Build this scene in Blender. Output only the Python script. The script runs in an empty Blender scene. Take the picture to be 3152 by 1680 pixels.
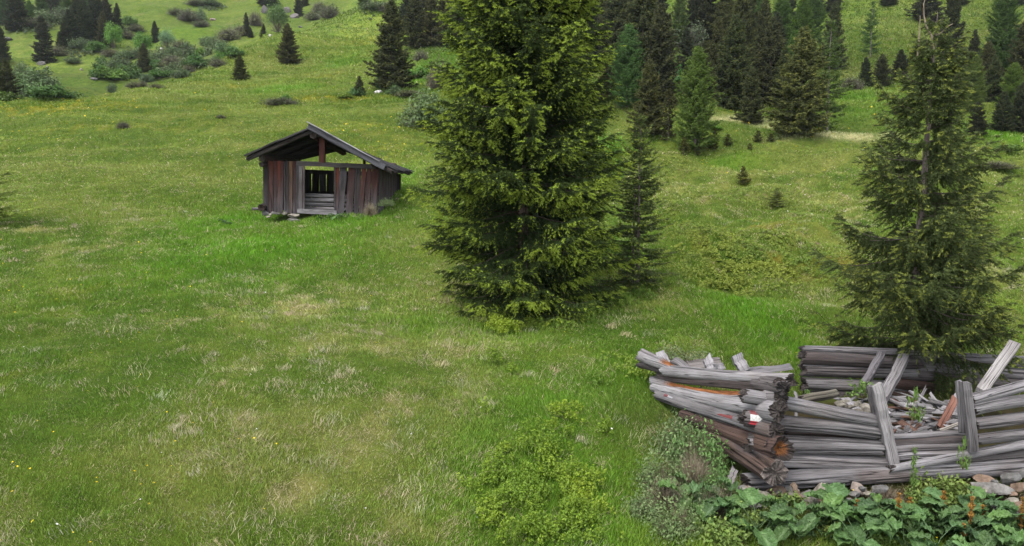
import bpy, math, random
import numpy as np

# ---------------------------------------------------------------- scene / camera
scene = bpy.context.scene
COL = scene.collection
F = 2400.0                      # focal length in photograph pixels (3152 x 1680)
CX, CY = 1576.0, 840.0
PITCH = math.radians(7.0)
CP, SP = math.cos(PITCH), math.sin(PITCH)
R = math.radians
PI = math.pi

cam_d = bpy.data.cameras.new('camera')
cam = bpy.data.objects.new('camera', cam_d)
COL.objects.link(cam)
cam.location = (0, 0, 0)
cam.rotation_euler = (PI / 2 - PITCH, 0, 0)
cam_d.sensor_width = 36.0
cam_d.lens = 36.0 * F / 3152.0
cam_d.clip_start = 0.1
cam_d.clip_end = 3000
scene.camera = cam

def ray(u, v):
    xn = (u - CX) / F
    yn = (CY - v) / F
    return np.array([xn, CP + yn * SP, -SP + yn * CP])

def P(u, v, Y):                 # the point seen at (u, v), Y metres ahead
    d = ray(u, v)
    return d * (Y / d[1])

def depth_of(p):
    return p[1] * CP - p[2] * SP

# ---------------------------------------------------------------- noise
def _hash(ix, iy, seed):
    h = (ix.astype(np.int64) * 374761393 + iy.astype(np.int64) * 668265263 + seed * 974634777) & 0xFFFFFFFF
    h = ((h ^ (h >> 13)) * 1274126177) & 0xFFFFFFFF
    h = h ^ (h >> 16)
    return (h & 0xFFFFFF) / float(0xFFFFFF)

def vnoise(x, y, seed=0):
    x = np.asarray(x, float); y = np.asarray(y, float)
    xi = np.floor(x); yi = np.floor(y)
    fx = x - xi; fy = y - yi
    fx = fx * fx * (3 - 2 * fx); fy = fy * fy * (3 - 2 * fy)
    a = _hash(xi, yi, seed); b = _hash(xi + 1, yi, seed)
    c = _hash(xi, yi + 1, seed); d = _hash(xi + 1, yi + 1, seed)
    return (a * (1 - fx) + b * fx) * (1 - fy) + (c * (1 - fx) + d * fx) * fy

def fbm(x, y, seed=0, octv=4, gain=0.5):
    x = np.asarray(x, float); y = np.asarray(y, float)
    s = 0.0; a = 1.0; t = 0.0
    for o in range(octv):
        s = s + a * vnoise(x, y, seed + o * 17)
        t += a
        x = x * 2.03 + 11.3; y = y * 2.03 + 5.7
        a *= gain
    return s / t                # 0..1, mean 0.5

def smooth(a, b, x):
    t = np.clip((x - a) / (b - a), 0, 1)
    return t * t * (3 - 2 * t)

# ---------------------------------------------------------------- terrain height
CTRL = [  # u, v, Y
    (0,1680,7.2),(800,1680,7.6),(1600,1680,7.9),(2400,1680,8.2),(3152,1680,8.3),(-1300,1680,7.0),(4400,1680,8.6),
    (0,1300,9.9),(800,1300,10.2),(1600,1300,10.6),(2250,1520,9.4),(2700,1530,9.35),(3152,1520,9.4),(-1000,1300,9.8),
    (0,1000,14.5),(800,1000,14.6),(1600,960,16.9),(2100,1000,15.4),(2800,1185,13.4),(3152,1170,13.3),(2450,1240,12.4),(3700,1150,13.5),(2020,1230,12.0),
    (2700,1330,10.7),
    (0,800,20.0),(800,800,20.5),(1300,800,21.0),(2100,800,21.3),(3152,850,19.8),
    (0,640,27.0),(990,672,27.0),(990,640,30.4),(1250,600,30.0),(2100,650,28.8),(3152,650,28.8),(-700,640,27),(3900,640,29),
    (0,540,34.0),(600,520,36.0),(1300,520,35.0),(2100,560,35.8),(3152,530,38.0),
    (0,420,46.0),(600,400,48.0),(1200,400,48.0),(2540,420,50.0),(2150,482,45.0),(3100,430,50.0),(1800,450,46.0),
    (0,322,62.0),(450,300,64.0),(850,290,66.0),(1200,286,64.0),(-700,330,60),
    (0,316,66.0),(150,310,68.0),(330,290,72.0),(480,262,78.0),(590,235,84.0),(690,182,94.0),(745,152,100.0),(830,110,110.0),
    (740,245,81.0),(889,195,92.0),(1000,150,108.0),(1150,70,130.0),(1207,270,70.0),
    (150,352,80.0),(0,360,77.0),(480,300,89.0),(690,222,104.0),(330,330,83.0),(590,262,95.0),
    (150,270,98.0),(0,260,104.0),(300,245,104.0),(480,240,106.0),(600,190,118.0),(700,140,124.0),
    (136,196,122.0),(20,120,146.0),(130,92,158.0),(240,130,140.0),(370,100,150.0),(480,130,140.0),(600,100,148.0),
    (430,40,175.0),(700,40,178.0),(850,60,145.0),(950,50,150.0),(1100,10,150.0),
    (60,85,178.0),(230,52,185.0),
    (1278,150,92.0),(1380,140,90.0),(1340,190,82.0),(1290,235,74.0),
    (2600,260,74.0),(2700,150,96.0),(2700,20,125.0),(3100,30,120.0),(3100,200,84.0),(2050,190,82.0),(2139,105,98.0),
    (1950,310,60.0),(2250,335,60.0),(3100,320,62.0),(2650,330,60.0),
    (-500,-60,260.0),(300,-160,300.0),(900,-200,270.0),(1576,-250,240.0),(2400,-250,210.0),(3400,-250,200.0),(4200,-100,180.0),
    (-800,100,150.0),
]
CPTS = [P(*c) for c in CTRL]
CPTS += [np.array(q, float) for q in [(0,0,-5.0),(-14,0,-4.3),(14,0,-5.4),(0,-25,-9.0),(-40,-20,-7.0),(40,-20,-9.5)]]
CPTS = np.array(CPTS)
def _tps(r2):
    return 0.5 * r2 * np.log(np.maximum(r2, 1e-9))
_n = len(CPTS)
_xy = CPTS[:, :2] / 40.0
_d2 = ((_xy[:, None] - _xy[None]) ** 2).sum(-1)
_lam = 2e-5 * (1 + (CPTS[:, 1] / 40.0) ** 2)
_A = np.zeros((_n + 3, _n + 3))
_A[:_n, :_n] = _tps(_d2) + np.diag(_lam)
_A[:_n, _n] = 1; _A[:_n, _n + 1:] = _xy
_A[_n, :_n] = 1; _A[_n + 1:, :_n] = _xy.T
_W = np.linalg.solve(_A, np.concatenate([CPTS[:, 2], np.zeros(3)]))

def Hs(x, y):
    x = np.atleast_1d(np.asarray(x, float)); y = np.atleast_1d(np.asarray(y, float))
    out = np.empty(x.shape)
    for i in range(0, len(x), 60000):
        a = np.stack([x[i:i + 60000], y[i:i + 60000]], 1) / 40.0
        d2 = (a * a).sum(1)[:, None] + (_xy * _xy).sum(1)[None] - 2 * a @ _xy.T
        out[i:i + 60000] = _tps(np.maximum(d2, 0)) @ _W[:_n] + _W[_n] + a @ _W[_n + 1:]
    return out

def H(x, y):
    x = np.atleast_1d(np.asarray(x, float)); y = np.atleast_1d(np.asarray(y, float))
    z = Hs(x, y)
    # hummocks: small close by, longer swells further up the slope
    far = smooth(22, 45, y)
    rough = smooth(2.0, 6.0, x) * smooth(13.5, 20, y) * (1 - smooth(42, 55, y))
    z = z + (fbm(x * 0.9, y * 0.9, 3, 3) - 0.5) * 0.16
    z = z + far * (fbm(x * 0.22 + y * 0.1, y * 0.3, 9, 3) - 0.5) * 1.1
    z = z + rough * (fbm(x * 0.36, y * 0.42, 21, 3) - 0.5) * 1.7
    z = z + smooth(75, 140, y) * (fbm(x * 0.05, y * 0.05, 31, 4) - 0.5) * 7.0
    return z

def hit(u, v, ymin=6.0, ymax=420.0):
    d = ray(u, v); d = d / d[1]
    ys = np.concatenate([np.arange(max(6, ymin), 40, 0.1), np.arange(max(40, ymin), ymax, 0.5)])
    z = H(d[0] * ys, ys)
    k = np.nonzero(d[2] * ys <= z)[0]
    Y = ys[k[0]] if len(k) else ymax * 0.6
    return np.array([d[0] * Y, Y, float(H(d[0] * Y, Y)[0])])

# ---------------------------------------------------------------- mesh helpers
class MB:
    """collects geometry with a colour and a grain coordinate per vertex"""
    def __init__(self):
        self.v = []; self.c = []; self.l = []; self.f = {}; self.n = 0
    def add(self, v, faces, col, lpos=None):
        v = np.asarray(v, np.float32).reshape(-1, 3)
        k = len(v)
        c = np.asarray(col, np.float32)
        if c.ndim == 1: c = np.broadcast_to(c, (k, 3))
        self.v.append(v); self.c.append(c[:, :3])
        self.l.append(np.asarray(lpos, np.float32) if lpos is not None else v)
        for fa in (faces if isinstance(faces, list) else [faces]):
            fa = np.asarray(fa, np.int64)
            if len(fa) == 0: continue
            self.f.setdefault(fa.shape[1], []).append(fa + self.n)
        self.n += k
    def mesh(self, name, origin=(0, 0, 0), smooth_shade=False):
        V = np.concatenate(self.v) - np.asarray(origin, np.float32)
        C = np.concatenate(self.c); L = np.concatenate(self.l)
        me = bpy.data.meshes.new(name)
        idx = []; tot = []
        for k, fs in self.f.items():
            fs = np.concatenate(fs)
            idx.append(fs.ravel()); tot.append(np.full(len(fs), k, np.int32))
        idx = np.concatenate(idx).astype(np.int32); tot = np.concatenate(tot)
        start = np.concatenate([[0], np.cumsum(tot)[:-1]]).astype(np.int32)
        me.vertices.add(len(V)); me.loops.add(len(idx)); me.polygons.add(len(tot))
        me.vertices.foreach_set('co', np.ascontiguousarray(V, np.float32).ravel())
        me.loops.foreach_set('vertex_index', idx)
        me.polygons.foreach_set('loop_start', start)
        try: me.polygons.foreach_set('loop_total', tot)
        except Exception: pass
        me.polygons.foreach_set('use_smooth', np.full(len(tot), smooth_shade, bool))
        a = me.attributes.new('col', 'FLOAT_COLOR', 'POINT')
        C4 = np.ones((len(C), 4), np.float32); C4[:, :3] = C
        a.data.foreach_set('color', C4.ravel())
        b = me.attributes.new('grain', 'FLOAT_VECTOR', 'POINT')
        b.data.foreach_set('vector', np.ascontiguousarray(L, np.float32).ravel())
        me.update(calc_edges=True)
        return me
    def build(self, name, mat, parent=None, origin=(0, 0, 0), smooth_shade=False):
        o = bpy.data.objects.new(name, self.mesh(name, origin, smooth_shade))
        o.data.materials.append(mat)
        COL.objects.link(o)
        if parent is not None: o.parent = parent
        else: o.location = origin
        return o

def tag(o, label=None, cat=None, group=None, kind=None):
    if label: o['label'] = label
    if cat: o['category'] = cat
    if group: o['group'] = group
    if kind: o['kind'] = kind
    return o

def thing(name, loc, label, cat, group=None):
    o = bpy.data.objects.new(name, None)
    COL.objects.link(o)
    o.location = loc
    o.empty_display_size = 0.2
    return tag(o, label, cat, group)

def copy_tree(src):
    c = src.copy(); COL.objects.link(c)
    for ch in list(src.children):
        k = ch.copy(); COL.objects.link(k); k.parent = c
        for g in list(ch.children):
            m = g.copy(); COL.objects.link(m); m.parent = k
    return c

def unit(a):
    a = np.asarray(a, float)
    return a / np.maximum(np.linalg.norm(a, axis=-1, keepdims=True), 1e-9)

def frame(d):
    d = unit(d)
    up = np.array([0, 0, 1.0]) if abs(d[2]) < 0.93 else np.array([0, 1.0, 0])
    s = unit(np.cross(d, up)); u = np.cross(s, d)
    return d, s, u

def tube(mb, pts, rad, sides, col, seed=0, cap=True):
    pts = np.asarray(pts, float); n = len(pts)
    rad = np.broadcast_to(np.asarray(rad, float), (n,))
    tan = np.gradient(pts, axis=0)
    d, s, u = frame(pts[-1] - pts[0])
    tan = unit(tan)
    S = unit(np.cross(tan, u)); U = np.cross(S, tan)
    a = np.arange(sides) / sides * 2 * PI
    ring = pts[:, None] + rad[:, None, None] * (np.cos(a)[None, :, None] * S[:, None] + np.sin(a)[None, :, None] * U[:, None])
    L = np.concatenate([[0], np.cumsum(np.linalg.norm(np.diff(pts, axis=0), axis=1))])
    lp = np.stack(np.broadcast_arrays(rad[:, None] * np.cos(a)[None], rad[:, None] * np.sin(a)[None], L[:, None]), -1) + seed * 1.37
    i = np.arange(n - 1)[:, None] * sides; j = np.arange(sides)[None]; j2 = (j + 1) % sides
    q = np.stack([i + j, i + j2, i + sides + j2, i + sides + j], -1).reshape(-1, 4)
    V = ring.reshape(-1, 3); lp = lp.reshape(-1, 3)
    faces = [q]
    if cap:
        V = np.concatenate([V, pts[[0, -1]]]); lp = np.concatenate([lp, lp[[0, -1]]])
        b = n * sides; jj = np.arange(sides)
        faces.append(np.stack([np.full(sides, b), (jj + 1) % sides, jj], -1))
        faces.append(np.stack([np.full(sides, b + 1), (n - 1) * sides + jj, (n - 1) * sides + (jj + 1) % sides], -1))
    mb.add(V, faces, col if np.ndim(col) == 1 else np.repeat(col, sides, 0), lp)

# ---------------------------------------------------------------- materials
def new_mat(name):
    m = bpy.data.materials.new(name); m.use_nodes = True
    nt = m.node_tree; nt.nodes.clear()
    out = nt.nodes.new('ShaderNodeOutputMaterial')
    return m, nt, out

def N(nt, typ, **kw):
    n = nt.nodes.new(typ)
    for k, v in kw.items(): setattr(n, k, v)
    return n

def leaf_material(name, transl=0.3, rough=0.65, tint=False, spec=0.25, crinkle=0.0):
    m, nt, out = new_mat(name)
    at = N(nt, 'ShaderNodeAttribute', attribute_name='col')
    col = at.outputs['Color']
    if tint:
        oi = N(nt, 'ShaderNodeObjectInfo')
        mx = N(nt, 'ShaderNodeMix', data_type='RGBA', blend_type='MULTIPLY')
        mx.inputs[0].default_value = 1.0
        nt.links.new(col, mx.inputs[6]); nt.links.new(oi.outputs['Color'], mx.inputs[7])
        col = mx.outputs[2]
    b = N(nt, 'ShaderNodeBsdfPrincipled')
    b.inputs['Roughness'].default_value = rough
    b.inputs['Specular IOR Level'].default_value = spec
    nt.links.new(col, b.inputs['Base Color'])
    if crinkle > 0:
        tc = N(nt, 'ShaderNodeTexCoord')
        nz = N(nt, 'ShaderNodeTexVoronoi'); nz.inputs['Scale'].default_value = 38
        nt.links.new(tc.outputs['Object'], nz.inputs['Vector'])
        bp = N(nt, 'ShaderNodeBump'); bp.inputs['Strength'].default_value = crinkle; bp.inputs['Distance'].default_value = 0.02
        nt.links.new(nz.outputs['Distance'], bp.inputs['Height']); nt.links.new(bp.outputs[0], b.inputs['Normal'])
    if transl > 0:
        t = N(nt, 'ShaderNodeBsdfTranslucent')
        nt.links.new(col, t.inputs['Color'])
        ms = N(nt, 'ShaderNodeMixShader'); ms.inputs[0].default_value = transl
        nt.links.new(b.outputs[0], ms.inputs[1]); nt.links.new(t.outputs[0], ms.inputs[2])
        nt.links.new(ms.outputs[0], out.inputs['Surface'])
    else:
        nt.links.new(b.outputs[0], out.inputs['Surface'])
    return m

def wood_material(name, dark=0.25, streak=34.0, along=1.6, bump=0.6, rough=0.85, crack=26.0):
    m, nt, out = new_mat(name)
    at = N(nt, 'ShaderNodeAttribute', attribute_name='col')
    gr = N(nt, 'ShaderNodeAttribute', attribute_name='grain')
    mp = N(nt, 'ShaderNodeMapping'); mp.inputs['Scale'].default_value = (streak, streak, along)
    nt.links.new(gr.outputs['Vector'], mp.inputs['Vector'])
    n1 = N(nt, 'ShaderNodeTexNoise'); n1.inputs['Scale'].default_value = 1.0; n1.inputs['Detail'].default_value = 7; n1.inputs['Roughness'].default_value = 0.68; n1.inputs['Distortion'].default_value = 0.35
    nt.links.new(mp.outputs[0], n1.inputs['Vector'])
    r1 = N(nt, 'ShaderNodeValToRGB')
    e = r1.color_ramp.elements
    e[0].position = 0.34; e[0].color = (dark * 1.5, dark * 1.4, dark * 1.35, 1)
    e[1].position = 0.66; e[1].color = (1.15, 1.13, 1.12, 1)
    k = e.new(0.42); k.color = (0.78, 0.76, 0.75, 1)
    nt.links.new(n1.outputs['Fac'], r1.inputs[0])
    mp2 = N(nt, 'ShaderNodeMapping'); mp2.inputs['Scale'].default_value = (7, 7, 1.1)
    nt.links.new(gr.outputs['Vector'], mp2.inputs['Vector'])
    n2 = N(nt, 'ShaderNodeTexNoise'); n2.inputs['Scale'].default_value = 1.0; n2.inputs['Detail'].default_value = 4
    nt.links.new(mp2.outputs[0], n2.inputs['Vector'])
    r2 = N(nt, 'ShaderNodeValToRGB')
    e = r2.color_ramp.elements
    e[0].position = 0.3; e[0].color = (0.52, 0.50, 0.50, 1)
    e[1].position = 0.65; e[1].color = (1.1, 1.1, 1.1, 1)
    nt.links.new(n2.outputs['Fac'], r2.inputs[0])
    mx = N(nt, 'ShaderNodeMix', data_type='RGBA', blend_type='MULTIPLY'); mx.inputs[0].default_value = 1.0
    nt.links.new(at.outputs['Color'], mx.inputs[6]); nt.links.new(r1.outputs[0], mx.inputs[7])
    mx0 = N(nt, 'ShaderNodeMix', data_type='RGBA', blend_type='MULTIPLY'); mx0.inputs[0].default_value = 1.0
    nt.links.new(mx.outputs[2], mx0.inputs[6]); nt.links.new(r2.outputs[0], mx0.inputs[7])
    # drying cracks: thin dark lines along the grain
    mp3 = N(nt, 'ShaderNodeMapping'); mp3.inputs['Scale'].default_value = (crack, crack, 0.30)
    nt.links.new(gr.outputs['Vector'], mp3.inputs['Vector'])
    n3 = N(nt, 'ShaderNodeTexNoise'); n3.inputs['Scale'].default_value = 1.0; n3.inputs['Detail'].default_value = 3; n3.inputs['Distortion'].default_value = 0.2
    nt.links.new(mp3.outputs[0], n3.inputs['Vector'])
    r3 = N(nt, 'ShaderNodeValToRGB'); e = r3.color_ramp.elements
    e[0].position = 0.484; e[0].color = (1, 1, 1, 1); e[1].position = 0.515; e[1].color = (1, 1, 1, 1)
    k = e.new(0.496); k.color = (0.12, 0.11, 0.11, 1); k = e.new(0.503); k.color = (0.12, 0.11, 0.11, 1)
    nt.links.new(n3.outputs['Fac'], r3.inputs[0])
    mx2 = N(nt, 'ShaderNodeMix', data_type='RGBA', blend_type='MULTIPLY'); mx2.inputs[0].default_value = 1.0
    nt.links.new(mx0.outputs[2], mx2.inputs[6]); nt.links.new(r3.outputs[0], mx2.inputs[7])
    b = N(nt, 'ShaderNodeBsdfPrincipled')
    b.inputs['Roughness'].default_value = rough; b.inputs['Specular IOR Level'].default_value = 0.2
    nt.links.new(mx2.outputs[2], b.inputs['Base Color'])
    bp = N(nt, 'ShaderNodeBump'); bp.inputs['Strength'].default_value = bump; bp.inputs['Distance'].default_value = 0.03
    nt.links.new(n1.outputs['Fac'], bp.inputs['Height']); nt.links.new(bp.outputs[0], b.inputs['Normal'])
    nt.links.new(b.outputs[0], out.inputs['Surface'])
    return m

def stone_material(name):
    m, nt, out = new_mat(name)
    at = N(nt, 'ShaderNodeAttribute', attribute_name='col')
    tc = N(nt, 'ShaderNodeTexCoord')
    n1 = N(nt, 'ShaderNodeTexNoise'); n1.inputs['Scale'].default_value = 9; n1.inputs['Detail'].default_value = 9; n1.inputs['Roughness'].default_value = 0.7
    nt.links.new(tc.outputs['Object'], n1.inputs['Vector'])
    r1 = N(nt, 'ShaderNodeValToRGB'); e = r1.color_ramp.elements
    e[0].position = 0.32; e[0].color = (0.35, 0.33, 0.3, 1); e[1].position = 0.68; e[1].color = (1.25, 1.22, 1.2, 1)
    nt.links.new(n1.outputs['Fac'], r1.inputs[0])
    mx = N(nt, 'ShaderNodeMix', data_type='RGBA', blend_type='MULTIPLY'); mx.inputs[0].default_value = 1.0
    nt.links.new(at.outputs['Color'], mx.inputs[6]); nt.links.new(r1.outputs[0], mx.inputs[7])
    b = N(nt, 'ShaderNodeBsdfPrincipled'); b.inputs['Roughness'].default_value = 0.9; b.inputs['Specular IOR Level'].default_value = 0.2
    nt.links.new(mx.outputs[2], b.inputs['Base Color'])
    bp = N(nt, 'ShaderNodeBump'); bp.inputs['Strength'].default_value = 0.7; bp.inputs['Distance'].default_value = 0.03
    nt.links.new(n1.outputs['Fac'], bp.inputs['Height']); nt.links.new(bp.outputs[0], b.inputs['Normal'])
    nt.links.new(b.outputs[0], out.inputs['Surface'])
    return m

def ground_material(name):
    m, nt, out = new_mat(name)
    at = N(nt, 'ShaderNodeAttribute', attribute_name='col')
    tc = N(nt, 'ShaderNodeTexCoord')
    n1 = N(nt, 'ShaderNodeTexNoise'); n1.inputs['Scale'].default_value = 2.4; n1.inputs['Detail'].default_value = 12; n1.inputs['Roughness'].default_value = 0.78
    nt.links.new(tc.outputs['Object'], n1.inputs['Vector'])
    r1 = N(nt, 'ShaderNodeValToRGB'); e = r1.color_ramp.elements
    e[0].position = 0.3; e[0].color = (0.45, 0.5, 0.35, 1); e[1].position = 0.7; e[1].color = (1.5, 1.42, 1.35, 1)
    nt.links.new(n1.outputs['Fac'], r1.inputs[0])
    n2 = N(nt, 'ShaderNodeTexNoise'); n2.inputs['Scale'].default_value = 0.6; n2.inputs['Detail'].default_value = 8; n2.inputs['Roughness'].default_value = 0.65; n2.inputs['Distortion'].default_value = 0.6
    nt.links.new(tc.outputs['Object'], n2.inputs['Vector'])
    r2 = N(nt, 'ShaderNodeValToRGB'); e = r2.color_ramp.elements
    e[0].position = 0.34; e[0].color = (0.68, 0.8, 0.6, 1); e[1].position = 0.66; e[1].color = (1.28, 1.15, 1.2, 1)
    nt.links.new(n2.outputs['Fac'], r2.inputs[0])
    mx = N(nt, 'ShaderNodeMix', data_type='RGBA', blend_type='MULTIPLY'); mx.inputs[0].default_value = 1.0
    nt.links.new(at.outputs['Color'], mx.inputs[6]); nt.links.new(r1.outputs[0], mx.inputs[7])
    mx2 = N(nt, 'ShaderNodeMix', data_type='RGBA', blend_type='MULTIPLY'); mx2.inputs[0].default_value = 1.0
    nt.links.new(mx.outputs[2], mx2.inputs[6]); nt.links.new(r2.outputs[0], mx2.inputs[7])
    b = N(nt, 'ShaderNodeBsdfPrincipled'); b.inputs['Roughness'].default_value = 0.95; b.inputs['Specular IOR Level'].default_value = 0.1
    nt.links.new(mx2.outputs[2], b.inputs['Base Color'])
    bp = N(nt, 'ShaderNodeBump'); bp.inputs['Strength'].default_value = 0.9; bp.inputs['Distance'].default_value = 0.3
    nt.links.new(n1.outputs['Fac'], bp.inputs['Height']); nt.links.new(bp.outputs[0], b.inputs['Normal'])
    nt.links.new(b.outputs[0], out.inputs['Surface'])
    return m

def paint_material(name):
    m, nt, out = new_mat(name)
    at = N(nt, 'ShaderNodeAttribute', attribute_name='col')
    gr = N(nt, 'ShaderNodeAttribute', attribute_name='grain')
    n1 = N(nt, 'ShaderNodeTexNoise'); n1.inputs['Scale'].default_value = 40; n1.inputs['Detail'].default_value = 6
    nt.links.new(gr.outputs['Vector'], n1.inputs['Vector'])
    r1 = N(nt, 'ShaderNodeValToRGB'); e = r1.color_ramp.elements
    e[0].position = 0.3; e[0].color = (0.55, 0.52, 0.5, 1); e[1].position = 0.5; e[1].color = (1, 1, 1, 1)
    nt.links.new(n1.outputs['Fac'], r1.inputs[0])
    mx = N(nt, 'ShaderNodeMix', data_type='RGBA', blend_type='MULTIPLY'); mx.inputs[0].default_value = 1.0
    nt.links.new(at.outputs['Color'], mx.inputs[6]); nt.links.new(r1.outputs[0], mx.inputs[7])
    b = N(nt, 'ShaderNodeBsdfPrincipled'); b.inputs['Roughness'].default_value = 0.6
    nt.links.new(mx.outputs[2], b.inputs['Base Color']); nt.links.new(b.outputs[0], out.inputs['Surface'])
    return m

M_GROUND = ground_material('meadow_ground')
M_GRASS = leaf_material('grass_blades', 0.35, 0.7, False, 0.2)
M_NEEDLE = leaf_material('needles', 0.18, 0.7, True, 0.15)
M_LEAF = leaf_material('leaves', 0.3, 0.55, True, 0.3)
M_DOCK = leaf_material('broad_leaves', 0.22, 0.5, True, 0.35, crinkle=0.9)
M_BARK = wood_material('bark', 0.4, 26, 9, 0.8)
M_LOG = wood_material('weathered_log', 0.24, 80, 1.8, 0.9, crack=18.0)
M_PLANK = wood_material('weathered_plank', 0.28, 60, 1.8, 0.7)
M_STONE = stone_material('stone')
M_PAINT = paint_material('blaze_paint')
M_FLOWER = leaf_material('petals', 0.2, 0.6)
# ---------------------------------------------------------------- meadow colours (where lush, dry and flowering patches lie)
def blobs(lst):
    out = []
    for (u, v, ru, rv, w) in lst:
        c = hit(u, v); a = hit(u, v - rv); b = hit(u, v + rv)
        ry = max(0.4, abs(a[1] - b[1]) * 0.5); ry = min(ry, 0.35 * c[1])
        out.append((c[0], c[1], max(0.3, ru * c[1] / F), ry, w))
    return out
LUSH = blobs([(820,760,300,60,1),(700,690,200,50,1),(1050,690,150,40,.9),(600,820,220,70,.7),(1720,1300,260,200,.8),(1800,1500,300,220,.9),(1500,1350,150,250,.5),
    (1950,1180,200,120,.8),(2330,980,160,80,.9),(2440,1080,60,60,.9),(1350,1010,300,40,.5),(1230,570,60,60,.8),(2620,300,120,30,.55),(2620,340,120,15,.5),(3080,420,90,25,.9),(1350,200,80,60,.9),(1310,250,70,20,.9),(560,95,120,30,.7),(880,275,120,12,.8),(230,265,160,14,.8),(2250,520,120,8,.7),(2060,180,40,50,1),
    (1050,200,60,20,.6),(2640,110,120,60,.2),(860,850,150,60,.5),(2400,1000,100,60,.6)])
DRY = blobs([(880,930,220,60,.9),(1050,1100,160,110,.8),(1150,1290,150,120,.8),(900,1510,80,40,.9),(650,1480,200,120,.45),(120,705,80,25,.9),(400,690,120,30,.6),(250,760,150,40,.4),(2330,540,260,50,.5),(2500,640,180,50,.7),(2150,610,150,60,.5),
    (2570,940,60,40,1.1),(3000,820,140,120,.55),(2400,720,200,60,.35),(1250,1650,150,60,.7),(1420,880,100,60,.6),(2080,480,80,12,.9),(1700,960,80,25,.8),(1950,880,140,60,.3),(1350,1150,120,160,.5),(700,1250,200,140,.4),(1400,1080,100,50,.4),(3000,620,150,60,.35)])
PALE = blobs([(2270,372,110,9,1),(2380,395,60,8,.9),(2560,420,130,10,1.3),(2700,425,60,10,1)])
YEL = blobs([(120,335,220,14,.9),(330,325,150,10,.6),(1010,303,200,8,.9),(300,395,200,14,.4),(740,268,60,6,.7),(1150,130,120,14,.5),(980,240,60,8,.5),(1180,470,120,30,.35),(60,1130,130,70,.3),(300,900,150,60,.25),(1100,400,200,20,.35)])
OCHRE = blobs([(2330,800,120,18,.9),(2200,760,120,22,.5),(2560,820,120,40,.7),(2350,700,180,20,.5)])

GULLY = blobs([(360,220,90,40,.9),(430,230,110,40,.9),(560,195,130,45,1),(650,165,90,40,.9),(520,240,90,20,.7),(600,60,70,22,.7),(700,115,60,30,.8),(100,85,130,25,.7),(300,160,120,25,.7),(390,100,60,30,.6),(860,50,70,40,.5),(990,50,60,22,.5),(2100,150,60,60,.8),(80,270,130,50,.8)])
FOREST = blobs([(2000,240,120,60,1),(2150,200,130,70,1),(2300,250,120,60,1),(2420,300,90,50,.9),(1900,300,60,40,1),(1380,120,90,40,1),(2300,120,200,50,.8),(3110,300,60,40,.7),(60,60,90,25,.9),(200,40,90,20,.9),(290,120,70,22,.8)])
SOIL = [(5.6,11.3,2.9,1.15,1.0),(4.2,10.9,1.3,1.0,1.0),(8.2,11.3,2.2,1.2,1.0),(5.5,9.2,2.6,.4,.9),(3.2,10.6,.5,1.2,.6)]

def gsum(bl, x, y):
    s = np.zeros_like(x)
    for (cx, cy, rx, ry, w) in bl:
        s = np.maximum(s, w * np.exp(-(((x - cx) / rx) ** 2 + ((y - cy) / ry) ** 2)))
    return s

def mixc(c, t, w):
    return c * (1 - w[:, None]) + np.asarray(t)[None] * w[:, None]

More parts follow.
